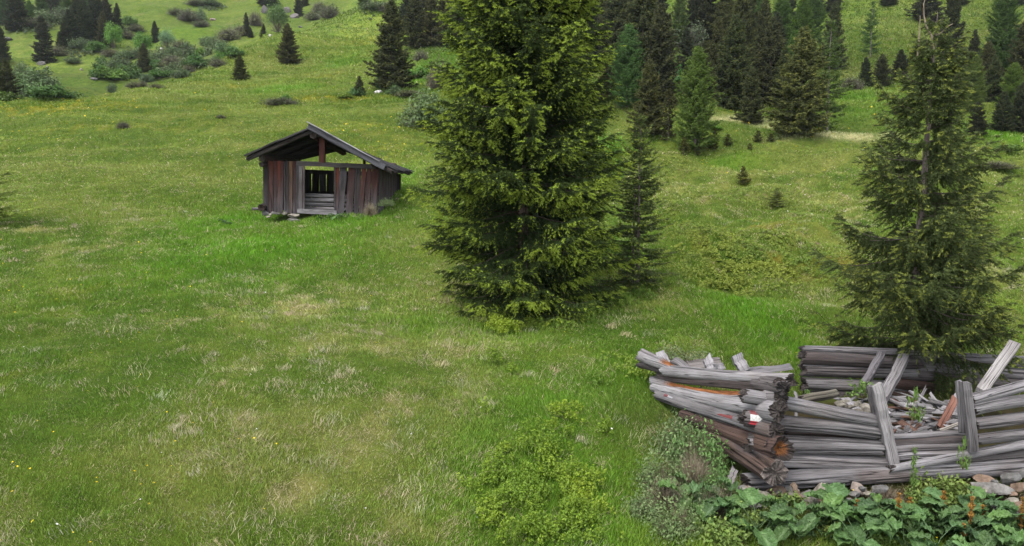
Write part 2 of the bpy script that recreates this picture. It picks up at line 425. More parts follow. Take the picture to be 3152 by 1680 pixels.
def meadow(x, y):
    """colour of the sward, share of dry blades, lushness"""
    near = np.array([0.105, 0.165, 0.028]); far = np.array([0.122, 0.158, 0.034])
    f = smooth(16, 45, y)
    bare = 1 - 0.30 * smooth(125, 150, y) - 0.14 * smooth(68, 74, y) * smooth(-34.0, -37.0, x)
    c = near[None] * (1 - f[:, None]) + far[None] * f[:, None]
    s1 = np.where(y < 40, 1.0, 0.35)
    n1 = fbm(x * 0.55 * s1 + y * 0.12, y * 0.5 * s1, 41, 5, 0.6)
    n2 = fbm(x * 0.16 + y * 0.1, y * 0.22, 43, 4, 0.55)
    n3 = fbm(x * 1.7, y * 1.3, 47, 4, 0.6)
    c = mixc(c, (0.138, 0.188, 0.038), smooth(0.46, 0.66, n1) * 0.75)
    c = mixc(c, (0.158, 0.195, 0.050), smooth(0.5, 0.68, n2) * 0.7)
    c = mixc(c, (0.075, 0.130, 0.020), smooth(0.52, 0.34, n2) * smooth(0.6, 0.35, n3) * 0.8)
    st = fbm(x * 0.10 + y * 0.03, y * 0.42 - x * 0.05, 55, 4, 0.55); sw = smooth(24, 40, y)  # shading of ground swells painted in as dark and light streaks
    c = mixc(c, (0.082, 0.128, 0.024), smooth(0.50, 0.32, st) * 0.75 * sw)
    c = mixc(c, (0.165, 0.190, 0.062), smooth(0.52, 0.70, st) * 0.75 * sw)
    g = gsum(LUSH, x, y)
    dry = gsum(DRY, x, y)
    lush = np.clip(g, 0, 1) * (1 - 0.6 * np.clip(dry, 0, 1))
    c = mixc(c, (0.090, 0.205, 0.016), lush * (0.55 + 0.5 * n3))
    dn = smooth(0.47, 0.63, 0.55 * n3 + 0.45 * n1)
    drm = np.clip(dry * (0.15 + 1.15 * dn) + 0.20 * smooth(0.58, 0.7, n3) * (1 - lush), 0, 1)
    c = mixc(c, (0.36, 0.315, 0.170), drm * 0.5)
    c = mixc(c, (0.47, 0.43, 0.33), np.clip(gsum(PALE, x, y), 0, 1) * smooth(0.25, 0.6, n3 * 0.5 + n1 * 0.6))
    ye = np.clip(gsum(YEL, x, y), 0, 1)
    c = mixc(c, (0.27, 0.23, 0.022), ye * smooth(0.36, 0.62, n3) * 0.8)
    c = mixc(c, (0.235, 0.175, 0.035), np.clip(gsum(OCHRE, x, y), 0, 1) * smooth(0.38, 0.6, n3) * 0.8)
    hs = smooth(90, 150, y)
    c = mixc(c, (0.10, 0.150, 0.035), hs * 0.5)
    # bare soil and stony bits high on the far slope
    c = mixc(c, (0.17, 0.15, 0.11), hs * smooth(0.66, 0.74, fbm(x * 0.13, y * 0.13, 77, 4, 0.6)) * 0.5)
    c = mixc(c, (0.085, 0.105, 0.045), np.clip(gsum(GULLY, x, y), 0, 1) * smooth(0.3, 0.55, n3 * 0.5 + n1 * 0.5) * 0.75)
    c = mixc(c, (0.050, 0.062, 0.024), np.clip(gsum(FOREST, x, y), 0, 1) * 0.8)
    c = c * (bare * (1 - 0.24 * smooth(72, 84, y) * smooth(18, 32, x)))[:, None]
    so = np.clip(gsum(SOIL, x, y) * 1.5, 0, 1)
    c = mixc(c, (0.085, 0.062, 0.046), so)
    lush = lush * (1 - so)
    c = c * np.array([1.26, 1.35, 0.96])[None]
    return c, drm, lush, ye

# ---------------------------------------------------------------- ground sheet
def build_ground():
    ys = [-30.0, -20, -12, -6, -2, 1, 3, 5]
    y = 6.0
    while y < 430:
        ys.append(y); y += max(0.14, 0.0115 * y)
    ys = np.array(ys); nr = len(ys)
    s = np.linspace(-1, 1, 521)
    wv = 16 + 0.86 * np.maximum(ys, 0)
    X = s[None] * wv[:, None]; Y = np.repeat(ys[:, None], len(s), 1)
    x = X.ravel(); y = Y.ravel()
    z = H(x, y)
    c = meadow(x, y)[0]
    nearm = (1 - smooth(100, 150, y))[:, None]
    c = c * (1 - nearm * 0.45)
    mb = MB()
    i = np.arange(nr - 1)[:, None] * len(s); j = np.arange(len(s) - 1)[None]
    q = np.stack([i + j, i + j + 1, i + len(s) + j + 1, i + len(s) + j], -1).reshape(-1, 4)
    mb.add(np.stack([x, y, z], 1), q, c)
    o = mb.build('ground', M_GROUND, smooth_shade=True)
    tag(o, 'green alpine meadow slope rising to a steep hillside', 'meadow', kind='structure')
build_ground()

# ---------------------------------------------------------------- grass
# footprints with no grass: hut and log ruin (world x, y polygons as boxes)
def blocked(x, y):
    hut = (x > -8.35) & (x < -4.75) & (y > 27.15) & (y < 30.6)
    ruin = (y > 9.75) & (y < 12.6) & (x > 3.1 - (y - 9.6) * 0.22)
    wall = (np.abs(x - (3.25 - (y - 9.5) * 0.33)) < 0.14) & (y > 9.3) & (y < 12.4)
    return hut | ruin | wall

def blades(n, ya, yb, seed, hgt, wid, lean=0.5, power=1.0, dens=None):
    rng = np.random.default_rng(seed)
    y = ya * (yb / ya) ** (rng.random(n) ** power)
    x = (rng.random(n) * 2 - 1) * (0.76 * y + 2.6)
    keep = ~blocked(x, y) & ~((x < -35.5) & (y > 70))
    x = x[keep]; y = y[keep]; n = len(x)
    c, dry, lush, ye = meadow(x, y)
    tuft = fbm(x * 1.6, y * 1.6, 91, 3)
    if dens is not None:
        k = rng.random(n) < dens(x, y, tuft, dry, lush)
        x = x[k]; y = y[k]; c = c[k]; dry = dry[k]; lush = lush[k]; tuft = tuft[k]; n = len(x)
    z = H(x, y)
    h = hgt(y) * (0.45 + 0.9 * rng.random(n)) * (0.45 + 1.1 * tuft) * (1 + 0.7 * lush)
    w = wid(y) * (0.6 + 0.8 * rng.random(n))
    clump = fbm(x * 3.1 + y * 0.6, y * 2.6, 99, 3, 0.6)
    isdry = rng.random(n) < 0.05 + (0.22 + 0.75 * dry) * smooth(0.47, 0.60, clump) - 0.05 * lush
    # blades of a patch lean the same way
    la = fbm(x * 0.35, y * 0.35, 95, 3) * 9 + rng.normal(0, 1.5, n)
    lm = lean * (0.25 + rng.random(n)) * np.where(isdry, 1.7, 1.0)
    dirx = np.cos(la); diry = np.sin(la)
    az = rng.random(n) * 2 * PI
    wx = np.cos(az) * w * 0.5; wy = np.sin(az) * w * 0.5
    B = np.stack([x, y, z - 0.02], 1)
    Wv = np.stack([wx, wy, np.zeros(n)], 1)
    D = np.stack([dirx, diry, np.zeros(n)], 1)
    hh = np.where(isdry, h * 0.75, h)
    M = B + D * (h * lm * 0.35)[:, None] + np.array([0, 0, 1])[None] * (hh * 0.6)[:, None]
    T = B + D * (h * lm * 1.0)[:, None] + np.array([0, 0, 1])[None] * hh[:, None]
    V = np.stack([B - Wv, B + Wv, M + Wv * 0.7, M - Wv * 0.7, T], 1).reshape(-1, 3)
    fy = smooth(28, 55, y)
    isdry = isdry & (rng.random(n) > fy * 0.85)
    var = 1 + (rng.random(n) - 0.46) * (0.62 - 0.42 * fy)
    c = c * var[:, None] * (1 + rng.normal(0, 0.07, (n, 3)) * (1 - 0.6 * fy[:, None]))
    straw = np.array([0.43, 0.375, 0.22]) * (0.6 + 0.7 * rng.random(n))[:, None]
    c = np.where(isdry[:, None], straw, c)
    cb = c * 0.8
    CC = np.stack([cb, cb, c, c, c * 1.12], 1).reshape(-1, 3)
    i = np.arange(n)[:, None] * 5
    return V, i + np.array([[0, 1, 2, 3]]), i + np.array([[3, 2, 4]]), np.clip(CC, 0.004, 0.9)

def build_grass():
    mb = MB()
    for (n, ya, yb, seed, hg, wi, ln) in [
        (620000, 6.4, 15.0, 1, lambda y: 0.060 + 0 * y, lambda y: 0.0042 + 0.0004 * y, 0.6),
        (420000, 14.0, 32.0, 2, lambda y: 0.070 + 0.0005 * y, lambda y: 0.0009 * y, 0.6),
        (240000, 30.0, 66.0, 3, lambda y: 0.085 + 0.0006 * y, lambda y: 0.0011 * y, 0.9),
        (300000, 58.0, 150.0, 4, lambda y: 0.10 + 0.0012 * y, lambda y: 0.0014 * y, 0.9)]:
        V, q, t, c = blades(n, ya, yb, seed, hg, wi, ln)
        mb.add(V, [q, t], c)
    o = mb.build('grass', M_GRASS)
    tag(o, 'short meadow grass of green and straw coloured blades covering the slope', 'grass', kind='stuff')

    # taller seeding stalks and straw wisps
    mb = MB()
    V, q, t, c = blades(24000, 6.6, 26.0, 11, lambda y: 0.16 + 0 * y, lambda y: 0.0030 + 0.0003 * y, 1.0,
                        dens=lambda x, y, tf, d, l: np.clip(0.25 + 0.4 * d + 0.35 * l, 0, 1))
    mb.add(V, [q, t], c)
    o = mb.build('tall_grass', M_GRASS)
    tag(o, 'taller grass stalks standing above the short meadow sward', 'grass', kind='stuff')

def build_tussocks():
    rng = np.random.default_rng(61)
    y = 6.8 * (30 / 6.8) ** rng.random(5200); x = (rng.random(5200) * 2 - 1) * (0.7 * y + 1)
    d = np.clip(gsum(DRY, x, y), 0, 1); lu = np.clip(gsum(LUSH, x, y), 0, 1)
    k = (rng.random(5200) < 0.06 + 0.40 * d - 0.06 * lu + 0.16 * smooth(0.55, 0.66, fbm(x * 0.8, y * 0.8, 63, 3))) & ~blocked(x, y)
    x, y = x[k], y[k]; m = len(x); nb = 46
    spread = rng.uniform(0.05, 0.19, m)[:, None]
    bx = x[:, None] + rng.normal(0, 1, (m, nb)) * spread; by = y[:, None] + rng.normal(0, 1, (m, nb)) * spread
    z = H(bx.ravel(), by.ravel()).reshape(m, nb)
    h = rng.uniform(0.03, 0.085, m)[:, None] * rng.uniform(0.5, 1.2, (m, nb))
    la = (rng.random(m) * 6.28)[:, None] + rng.normal(0, 0.8, (m, nb)); lm = rng.uniform(0.4, 1.4, (m, nb)) * h
    w = (0.0022 + 0.00028 * y)[:, None] * rng.uniform(0.7, 1.4, (m, nb))
    az = rng.random((m, nb)) * 6.28
    W = np.stack([np.cos(az) * w / 2, np.sin(az) * w / 2, 0 * w], -1)
    B = np.stack([bx, by, z + 0.02], -1); T = B + np.stack([np.cos(la) * lm, np.sin(la) * lm, h], -1)
    Mm = B * 0.45 + T * 0.55 + np.stack([0 * h, 0 * h, h * 0.25], -1)
    V = np.stack([B - W, B + W, Mm + W * 0.8, Mm - W * 0.8, T], 2).reshape(-1, 3)
    n = m * nb; i = np.arange(n)[:, None] * 5
    c = np.array([0.41, 0.375, 0.235]) * rng.uniform(0.65, 1.25, (m, nb, 1)) * (1 + rng.normal(0, 0.06, (m, 1, 3)))
    mb = MB(); mb.add(V, [i + np.array([[0, 1, 2, 3]]), i + np.array([[3, 2, 4]])], np.repeat(np.clip(c, 0, 0.8).reshape(-1, 3), 5, 0))
    tag(mb.build('dry_tussocks', M_GRASS), 'pale wisps of last year dry grass lying in the green meadow', 'dry grass', kind='stuff')

def build_flowers():
    rng = np.random.default_rng(5)
    mb = MB()
    def scatter(n, ya, yb, col, size, hgt, keepf):
        y = ya * (yb / ya) ** rng.random(n); x = (rng.random(n) * 2 - 1) * (0.7 * y + 1)
        k = (rng.random(n) < keepf(x, y)) & ~blocked(x, y)
        x = x[k]; y = y[k]; z = H(x, y) + hgt * (0.6 + 0.7 * rng.random(len(x)))
        m = len(x); s = size(y) * (0.7 + 0.6 * rng.random(m))
        a0 = rng.random(m) * 6.28
        tilt = rng.normal(0, 0.35, (m, 2))
        ang = np.arange(6) / 6 * 2 * PI
        rim = np.stack([np.cos(a0[:, None] + ang), np.sin(a0[:, None] + ang)], -1) * s[:, None, None]
        rz = rim[..., 0] * tilt[:, :1] + rim[..., 1] * tilt[:, 1:] + s[:, None] * 0.35
        C = np.stack([x, y, z], 1)
        V = np.concatenate([C[:, None], C[:, None] + np.concatenate([rim, rz[..., None]], -1)], 1)
        i = np.arange(m)[:, None, None] * 7
        j = np.arange(6)
        tri = np.stack([np.zeros(6, int), 1 + j, 1 + (j + 1) % 6], 1)[None]
        cc = np.repeat(np.array(col)[None] * (0.75 + 0.4 * rng.random(m))[:, None], 7, 0)
        mb.add(V.reshape(-1, 3), (i + tri).reshape(-1, 3), cc)
    sz = lambda y: np.maximum(0.010, 0.00075 * y)
    scatter(2600, 7, 40, (0.62, 0.46, 0.01), sz, 0.14, lambda x, y: 0.06 + 0.8 * np.clip(gsum(YEL, x, y), 0, 1) + 0.18 * (x < -3) * (y < 22))
    scatter(9000, 38, 72, (0.55, 0.42, 0.02), lambda y: 0.0009 * y, 0.2, lambda x, y: 0.05 + np.clip(gsum(YEL, x, y), 0, 1) * smooth(0.42, 0.6, fbm(x * 0.7, y * 0.5, 5, 3)))
    scatter(260, 7, 30, (0.62, 0.62, 0.58), sz, 0.15, lambda x, y: 0.35 + 0 * x)
    scatter(700, 30, 50, (0.6, 0.6, 0.55), lambda y: 0.0007 * y, 0.15, lambda x, y: 0.75 * (x > 6) * smooth(0.45, 0.6, fbm(x * 0.5, y * 0.5, 6, 3)))
    o = mb.build('meadow_flowers', M_FLOWER)
    tag(o, 'scattered small yellow and white flowers in the meadow grass', 'flowers', kind='stuff')
build_grass()
build_tussocks()
build_flowers()
# ---------------------------------------------------------------- conifers
def brushes(mb, A, D, L, Rd, W, n, C, rng):
    """needle-clad twigs: n slim triangles fanning forward round each short axis"""
    m = len(A)
    D = unit(D)
    q = (np.arange(n) / n)[None] * 0.75
    r = rng.normal(size=(m, n, 3))
    r -= (r * D[:, None]).sum(-1, keepdims=True) * D[:, None]
    r = unit(r)
    spread = np.full((1, n, 1), 0.75); spread[0, -1] = 0.1
    base = A[:, None] + D[:, None] * (L[:, None] * q)[..., None]
    tip = base + (D[:, None] * 0.75 + r * spread) * Rd[:, None, None]
    tip[:, -1] = A + D * L[:, None]
    base[:, -1] = A
    sidev = unit(np.cross(D[:, None], r)) * (W[:, None, None] * 0.5)
    V = np.stack([base - sidev, base + sidev, tip], 2).reshape(-1, 3)
    k = m * n
    F_ = np.arange(k * 3).reshape(k, 3)
    jit = 0.8 + 0.4 * rng.random((m, n, 1, 1))
    CC = np.broadcast_to(C[:, None, None] * jit, (m, n, 3, 3)).reshape(-1, 3)
    mb.add(V, F_, np.clip(CC, 0.002, 0.9))

def conifer(seed, Ht, Rm, dz=0.3, nb=6, prof=None, el=None, droop=0.35, lift=0.25, sgap=0.12, slen=None, hang=0.6,
            tgap=0.08, blen=0.14, brad=0.09, bw=0.02, bn=4, cold=(0.02, 0.03, 0.01), cnew=(0.1, 0.13, 0.02), pnew=0.2,
            clear=0.03, gap=0.12, tr=None, bark=(0.16, 0.12, 0.1), leader=0.5, bend=0.0, tip_bare=0.0, dead=None, clump=0.0, newdist=0.45, rag=0.36, tl=0.72, wj=0.35):
    rng = np.random.default_rng(seed)
    crown = MB(); wood = MB()
    prof = prof or (lambda t: (1 - t) ** 0.8)
    el = el or (lambda t: -0.15 + 0.9 * t)
    slen = slen or (lambda L: 0.28 * L ** 0.7 + 0.05)
    tr = tr or Ht * 0.014
    tz = np.linspace(0, Ht, 24)
    wob = np.cumsum(rng.normal(0, 0.012, (24, 2)), 0) * Ht * 0.12
    wob = wob - np.linspace(0, 1, 24)[:, None] * wob[-1] * 0.5
    axis = np.stack([wob[:, 0] * tz / Ht + bend * (tz / Ht) ** 2, wob[:, 1] * tz / Ht, tz], 1)
    tube(wood, axis, tr * (1 - tz / Ht) ** 0.8 + 0.004 * Ht / 8, 8, bark)
    AA = []; DD = []; LL = []; CC = []
    cold = np.array(cold); cnew = np.array(cnew)
    z = clear * Ht
    while z < Ht * 0.985:
        t = z / Ht
        k = nb + int(rng.integers(-1, 2))
        for b in range(k):
            if rng.random() < gap: continue
            az = rng.random() * 2 * PI
            zz = z + rng.normal() * dz * wj
            if zz < 0.02 * Ht or zz > Ht * 0.99: continue
            L = Rm * prof(zz / Ht) * (0.66 + 0.42 * rng.random() + (0.22 if rng.random() < 0.12 else 0)) * (1 - rag / 2 + rag * float(vnoise(np.array(zz * 9.0 / Ht), np.array(az * 1.3), seed)))
            if L < 0.03 * Rm: continue
            e = el(t) + rng.normal() * 0.09
            s = np.linspace(0, 1, 9)
            lat = rng.normal(0, 0.06) * L * s ** 2
            r = L * s
            hz = zz + L * (math.tan(e) * s - droop * s ** 2 + lift * s ** 4)
            ox = np.interp(zz, tz, axis[:, 0]); oy = np.interp(zz, tz, axis[:, 1])
            pts = np.stack([ox + r * math.cos(az) - lat * math.sin(az), oy + r * math.sin(az) + lat * math.cos(az), hz], 1)
            tube(wood, pts, np.maximum(0.003, tr * 0.13 * (L / Rm) ** 0.7 * (1 - s * 0.9)), 4, np.array(bark) * 0.55, cap=False)
            ns = max(4, int(L / sgap) * 2)
            si = np.sort(rng.uniform(0.10, 1.0, ns)); si[-1] = 1.0
            ix = si * 8; i0 = np.minimum(ix.astype(int), 7); fr = (ix - i0)[:, None]
            PP = pts[i0] * (1 - fr) + pts[i0 + 1] * fr
            TT = unit(pts[i0 + 1] - pts[i0])
            side = np.where(np.arange(ns) % 2 == 0, 1.0, -1.0)
            S = unit(np.cross(TT, np.array([0, 0, 1.0])))
            l = slen(L) * (1.05 - si * tl) * rng.uniform(0.55, 1.25, ns)
            d = TT * 0.8 + S * (side * rng.uniform(0.25, 1.0, ns))[:, None]
            d[:, 2] -= hang * rng.uniform(0.1, 1.0, ns) * (1.05 - 0.7 * si)
            d = unit(d)
            m = max(2, int(np.ceil(slen(L) / tgap)))
            q = (np.arange(m) + 0.5) / m
            q = np.broadcast_to(q, (ns, m)) + rng.normal(0, 0.1 / m, (ns, m))
            A = PP[:, None] + d[:, None] * (l[:, None] * q)[..., None]
            A[..., 2] -= hang * 0.35 * l[:, None] * q ** 2
            s2 = np.cross(d, np.array([0, 0, 1.0]))
            sg = np.where((np.arange(m) % 2) == 0, 1.0, -1.0)
            D2 = d[:, None] * 0.9 + unit(s2)[:, None] * (sg[None] * rng.uniform(0.1, 0.8, (ns, m)))[..., None] + rng.normal(0, 0.2, (ns, m, 3))
            D2[..., 2] -= hang * 0.3
            D2[:, -1] = d + rng.normal(0, 0.12, (ns, 3))
            keep = rng.random((ns, m)) < np.clip(l[:, None] / slen(L) * 1.4, 0.35, 1)
            bl = blen * (1.15 - 0.45 * q) * rng.uniform(0.75, 1.25, (ns, m))
            # fresh growth sits at the ends of the twigs, most on outer and upper boughs
            pn = pnew * np.clip((q - 0.35) / 0.5, 0, 1) * np.clip((si[:, None] - newdist * 0.6) / newdist, 0, 1) * (0.15 + 1.5 * rng.random())
            isn = rng.random((ns, m)) < pn
            base = cold * (0.75 + 0.5 * rng.random())
            c = base[None, None] * (0.8 + 0.4 * rng.random((ns, m, 1)))
            c = c + (cnew - c) * (isn[..., None] * rng.uniform(0.5, 1.0, (ns, m, 1)) + 0.12 * np.clip(si[:, None, None] - 0.5, 0, 1))
            if dead is not None and rng.random() < dead[0]:
                c = c * 0 + np.array(dead[1])
            AA.append(A[keep]); DD.append(D2[keep]); LL.append(bl[keep]); CC.append(c[keep])
            if tip_bare > 0 and rng.random() < tip_bare:
                pass
        z += dz * (0.75 + 0.5 * rng.random()) * (0.55 + 0.45 * (1 - t))
    # leading shoot
    nl = 14
    zt = Ht * (1 - leader * 0.06) + np.linspace(-0.04, 0.0, nl) * Ht
    AA.append(np.stack([np.interp(zt, tz, axis[:, 0]), np.interp(zt, tz, axis[:, 1]), zt], 1))
    a = rng.random(nl) * 6.28
    DD.append(np.stack([np.cos(a) * 0.7, np.sin(a) * 0.7, np.full(nl, 0.8)], 1)); LL.append(np.full(nl, blen * 1.1)); CC.append(np.tile(cold * 0.7 + cnew * 0.3, (nl, 1)))
    A = np.concatenate(AA); D = np.concatenate(DD); L = np.concatenate(LL); C = np.concatenate(CC)
    if clump > 0:
        n = fbm(A[:, 0] * 1.3 + 50, A[:, 2] * 1.3 + A[:, 1] * 0.9, seed, 3)
        kk = n > 0.5 - 0.5 * (1 - clump)
        A = A[kk]; D = D[kk]; L = L[kk]; C = C[kk]
    brushes(crown, A, D, L, np.maximum(L * brad / blen, 1e-3), np.full(len(A), bw), bn, C, rng)
    return crown, wood

def world_at(u, v, ymin=6, Y=None):
    if Y is not None:
        d = P(u, v, Y); return np.array([d[0], Y, float(H(d[0], Y)[0])])
    return hit(u, v, ymin)

def px2m(px, p):
    return px * depth_of(p) / F

# the three big trees close to the camera -----------------------------------
p = hit(1612, 948, 14)
big_prof = lambda t: np.interp(t, [0, 0.05, 0.16, 0.4, 0.62, 0.8, 1.0], [0.84, 0.96, 1.02, 1.0, 0.86, 0.52, 0.03])
cr, wd = conifer(104, 9.6, 1.95, dz=0.175, nb=12, prof=big_prof, el=lambda t: -0.05 + 0.75 * t, droop=0.42, lift=0.30, sgap=0.060,
    slen=lambda L: 0.36 * L ** 0.6 + 0.06, hang=0.9, tgap=0.042, blen=0.105, brad=0.047, bw=0.0125, bn=9,
    cold=(0.034, 0.055, 0.017), cnew=(0.29, 0.38, 0.045), pnew=0.95, clear=0.012, gap=0.04, tr=0.15, newdist=0.42, rag=0.12, tl=0.55)
t = thing('spruce_tree', tuple(p), 'biggest spruce, broad and dense with bright fresh tips, filling the middle behind the meadow', 'tree')
cr.build('crown', M_NEEDLE, t); wd.build('trunk', M_BARK, t)

p = P(2800, 1165, 13.35); p[2] = H(p[0], p[1])[0]
r_prof = lambda t: np.interp(t, [0, 0.06, 0.15, 0.35, 0.6, 0.8, 0.92, 1.0], [0.62, 0.84, 0.98, 0.94, 0.68, 0.40, 0.18, 0.05])
cr, wd = conifer(207, 6.35, 1.50, dz=0.35, nb=11, prof=r_prof, el=lambda t: -0.22 + 0.75 * t, droop=0.26, lift=0.42, sgap=0.066,
    slen=lambda L: 0.38 * L ** 0.5 + 0.05, hang=1.2, tgap=0.04, blen=0.095, brad=0.045, bw=0.013, bn=9,
    cold=(0.062, 0.084, 0.028), cnew=(0.23, 0.265, 0.052), pnew=0.6, clear=0.012, gap=0.2, tl=0.6, rag=0.5, wj=0.14, tr=0.10, bark=(0.22, 0.18, 0.17), newdist=0.5, bend=0.05)
# bare hooked leader at the very top
k0 = np.array([0.05, 0, 6.35])
def hook(*pts): return np.array(pts, float)
tube(wd, hook((0.05, 0.00, 5.74), (0.00, 0.00, 5.96), (-0.10, 0.00, 6.12), (-0.15, 0.00, 6.30), (-0.16, 0.01, 6.47), (-0.13, 0.01, 6.60)), np.linspace(0.022, 0.006, 6), 6, (0.30, 0.25, 0.18))
tube(wd, hook((0.00, 0.00, 5.94), (0.14, 0.02, 5.99), (0.28, 0.03, 6.12), (0.36, 0.03, 6.16)), np.linspace(0.018, 0.005, 4), 5, (0.28, 0.24, 0.17))
tube(wd, hook((-0.20, 0.02, 5.64), (-0.19, 0.02, 6.04), (-0.20, 0.02, 6.29)), np.linspace(0.018, 0.006, 3), 5, (0.28, 0.24, 0.17))
t = thing('spruce_tree', tuple(p), 'open spruce with hooked bare top standing behind the log ruin', 'tree')
cr.build('crown', M_NEEDLE, t); wd.build('trunk', M_BARK, t)

p = hit(1962, 880, 14)
cr, wd = conifer(311, 4.0, 0.98, dz=0.125, nb=7, prof=lambda t: np.interp(t, [0, 0.1, 0.2, 0.45, 0.6, 0.85, 1], [0.8, 1.0, 0.92, 0.62, 0.62, 0.28, 0.05]),
    el=lambda t: -0.18 + 0.8 * t, droop=0.12, lift=0.16, sgap=0.075, slen=lambda L: 0.20 * L ** 0.5 + 0.02, hang=0.35, tgap=0.05, blen=0.085, brad=0.045, bw=0.014, bn=8,
    cold=(0.080, 0.112, 0.034), cnew=(0.28, 0.34, 0.05), pnew=0.8, clear=0.008, gap=0.1, tr=0.045, bark=(0.25, 0.21, 0.19))
tube(wd, [(-0.10, 0.05, 0), (-0.11, 0.05, 1.2), (-0.09, 0.05, 2.6)], [0.03, 0.024, 0.008], 6, (0.22, 0.18, 0.17))
t = thing('spruce_tree', tuple(p), 'slender young spruce with thin see-through crown beside the biggest spruce', 'tree')
cr.build('crown', M_NEEDLE, t); wd.build('trunk', M_BARK, t)

# sources for the trees farther up -------------------------------------------
def source(name, cr, wd, cat_mat=M_NEEDLE):
    t = bpy.data.objects.new(name, None)
    cm = cr.mesh('crown'); wm = wd.mesh('trunk')
    cm.materials.append(cat_mat); wm.materials.append(M_BARK)
    return (name, cm, wm)

SPR = []
for i in range(6):
    pf = [lambda t: (1 - t) ** 0.72 * 0.95 + 0.05 * (1 - t), lambda t: np.interp(t, [0, .1, .35, .7, 1], [.8, 1, .9, .5, .03]),
          lambda t: np.interp(t, [0, .08, .5, .85, 1], [.85, 1, .72, .25, .03])][i % 3]
    cr, wd = conifer(400 + i, 8.0, 2.0, dz=0.30, nb=9, prof=pf, el=lambda t: 0.05 + 0.65 * t, droop=0.38, lift=0.30, sgap=0.10, slen=lambda L: 0.40 * L ** 0.6 + 0.06,
        hang=0.6, tgap=0.075, blen=0.25, brad=0.14, bw=0.055, bn=5, cold=(0.056, 0.067, 0.032), cnew=(0.155, 0.160, 0.055), pnew=0.5, clear=0.015, gap=0.16, tr=0.12, newdist=0.5)
    SPR.append(source('spruce_tree', cr, wd))
LAR = []
for i in range(4):
    cr, wd = conifer(500 + i, 8.0, 2.0, dz=0.25, nb=9, prof=lambda t: np.interp(t, [0, .06, .3, .7, 1], [.55, .9, .95, .55, .04]), el=lambda t: 0.1 + 0.5 * t, droop=0.1, lift=0.2, sgap=0.15,
        slen=lambda L: 0.36 * L ** 0.6 + 0.04, hang=0.4, tgap=0.08, blen=0.24, brad=0.13, bw=0.04, bn=5, cold=(0.078, 0.112, 0.030), cnew=(0.135, 0.175, 0.045), pnew=0.4, clear=0.03, gap=0.14, tr=0.11, bark=(0.2, 0.17, 0.15))
    LAR.append(source('larch_tree', cr, wd))
THIN = []     # thin larches, more sky through them
for i in range(2):
    cr, wd = conifer(540 + i, 8.0, 1.6, dz=0.36, nb=5, prof=lambda t: np.interp(t, [0, .06, .3, .7, 1], [.6, .9, .9, .45, .04]), el=lambda t: 0.15 + 0.3 * t, droop=0.1, lift=0.15, sgap=0.17,
        slen=lambda L: 0.36 * L ** 0.6 + 0.04, hang=0.5, tgap=0.12, blen=0.24, brad=0.16, bw=0.042, bn=5, cold=(0.080, 0.112, 0.032), cnew=(0.125, 0.17, 0.045), pnew=0.4, clear=0.05, gap=0.2, tr=0.09, bark=(0.26, 0.23, 0.21))
    THIN.append(source('larch_tree', cr, wd))
YNG = []      # small young spruces
for i in range(3):
    cr, wd = conifer(560 + i, 2.0, 0.75, dz=0.13, nb=5, prof=lambda t: np.interp(t, [0, .15, .5, .85, 1], [.75, 1, .65, .25, .04]), el=lambda t: 0.15 + 0.6 * t, droop=0.2, lift=0.25, sgap=0.1,
        slen=lambda L: 0.24 * L ** 0.6 + 0.03, hang=0.2, tgap=0.07, blen=0.14, brad=0.09, bw=0.038, bn=5, cold=(0.045, 0.052, 0.018), cnew=(0.15, 0.155, 0.03), pnew=0.4, clear=0.04, gap=0.18, tr=0.03)
    YNG.append(source('spruce_tree', cr, wd))

# ---------------------------------------------------------------- broadleaf shrubs
def diamonds(mb, C, Nrm, size, col, rng, asp=0.55):
    n = len(C)
    a = rng.normal(size=(n, 3)); T = unit(np.cross(Nrm, a)); B = unit(np.cross(Nrm, T))
    s = size[:, None]
    V = np.stack([C - T * s, C - B * s * asp + Nrm * s * 0.12, C + T * s, C + B * s * asp + Nrm * s * 0.12], 1).reshape(-1, 3)
    mb.add(V, np.arange(n * 4).reshape(n, 4), np.repeat(col, 4, 0))

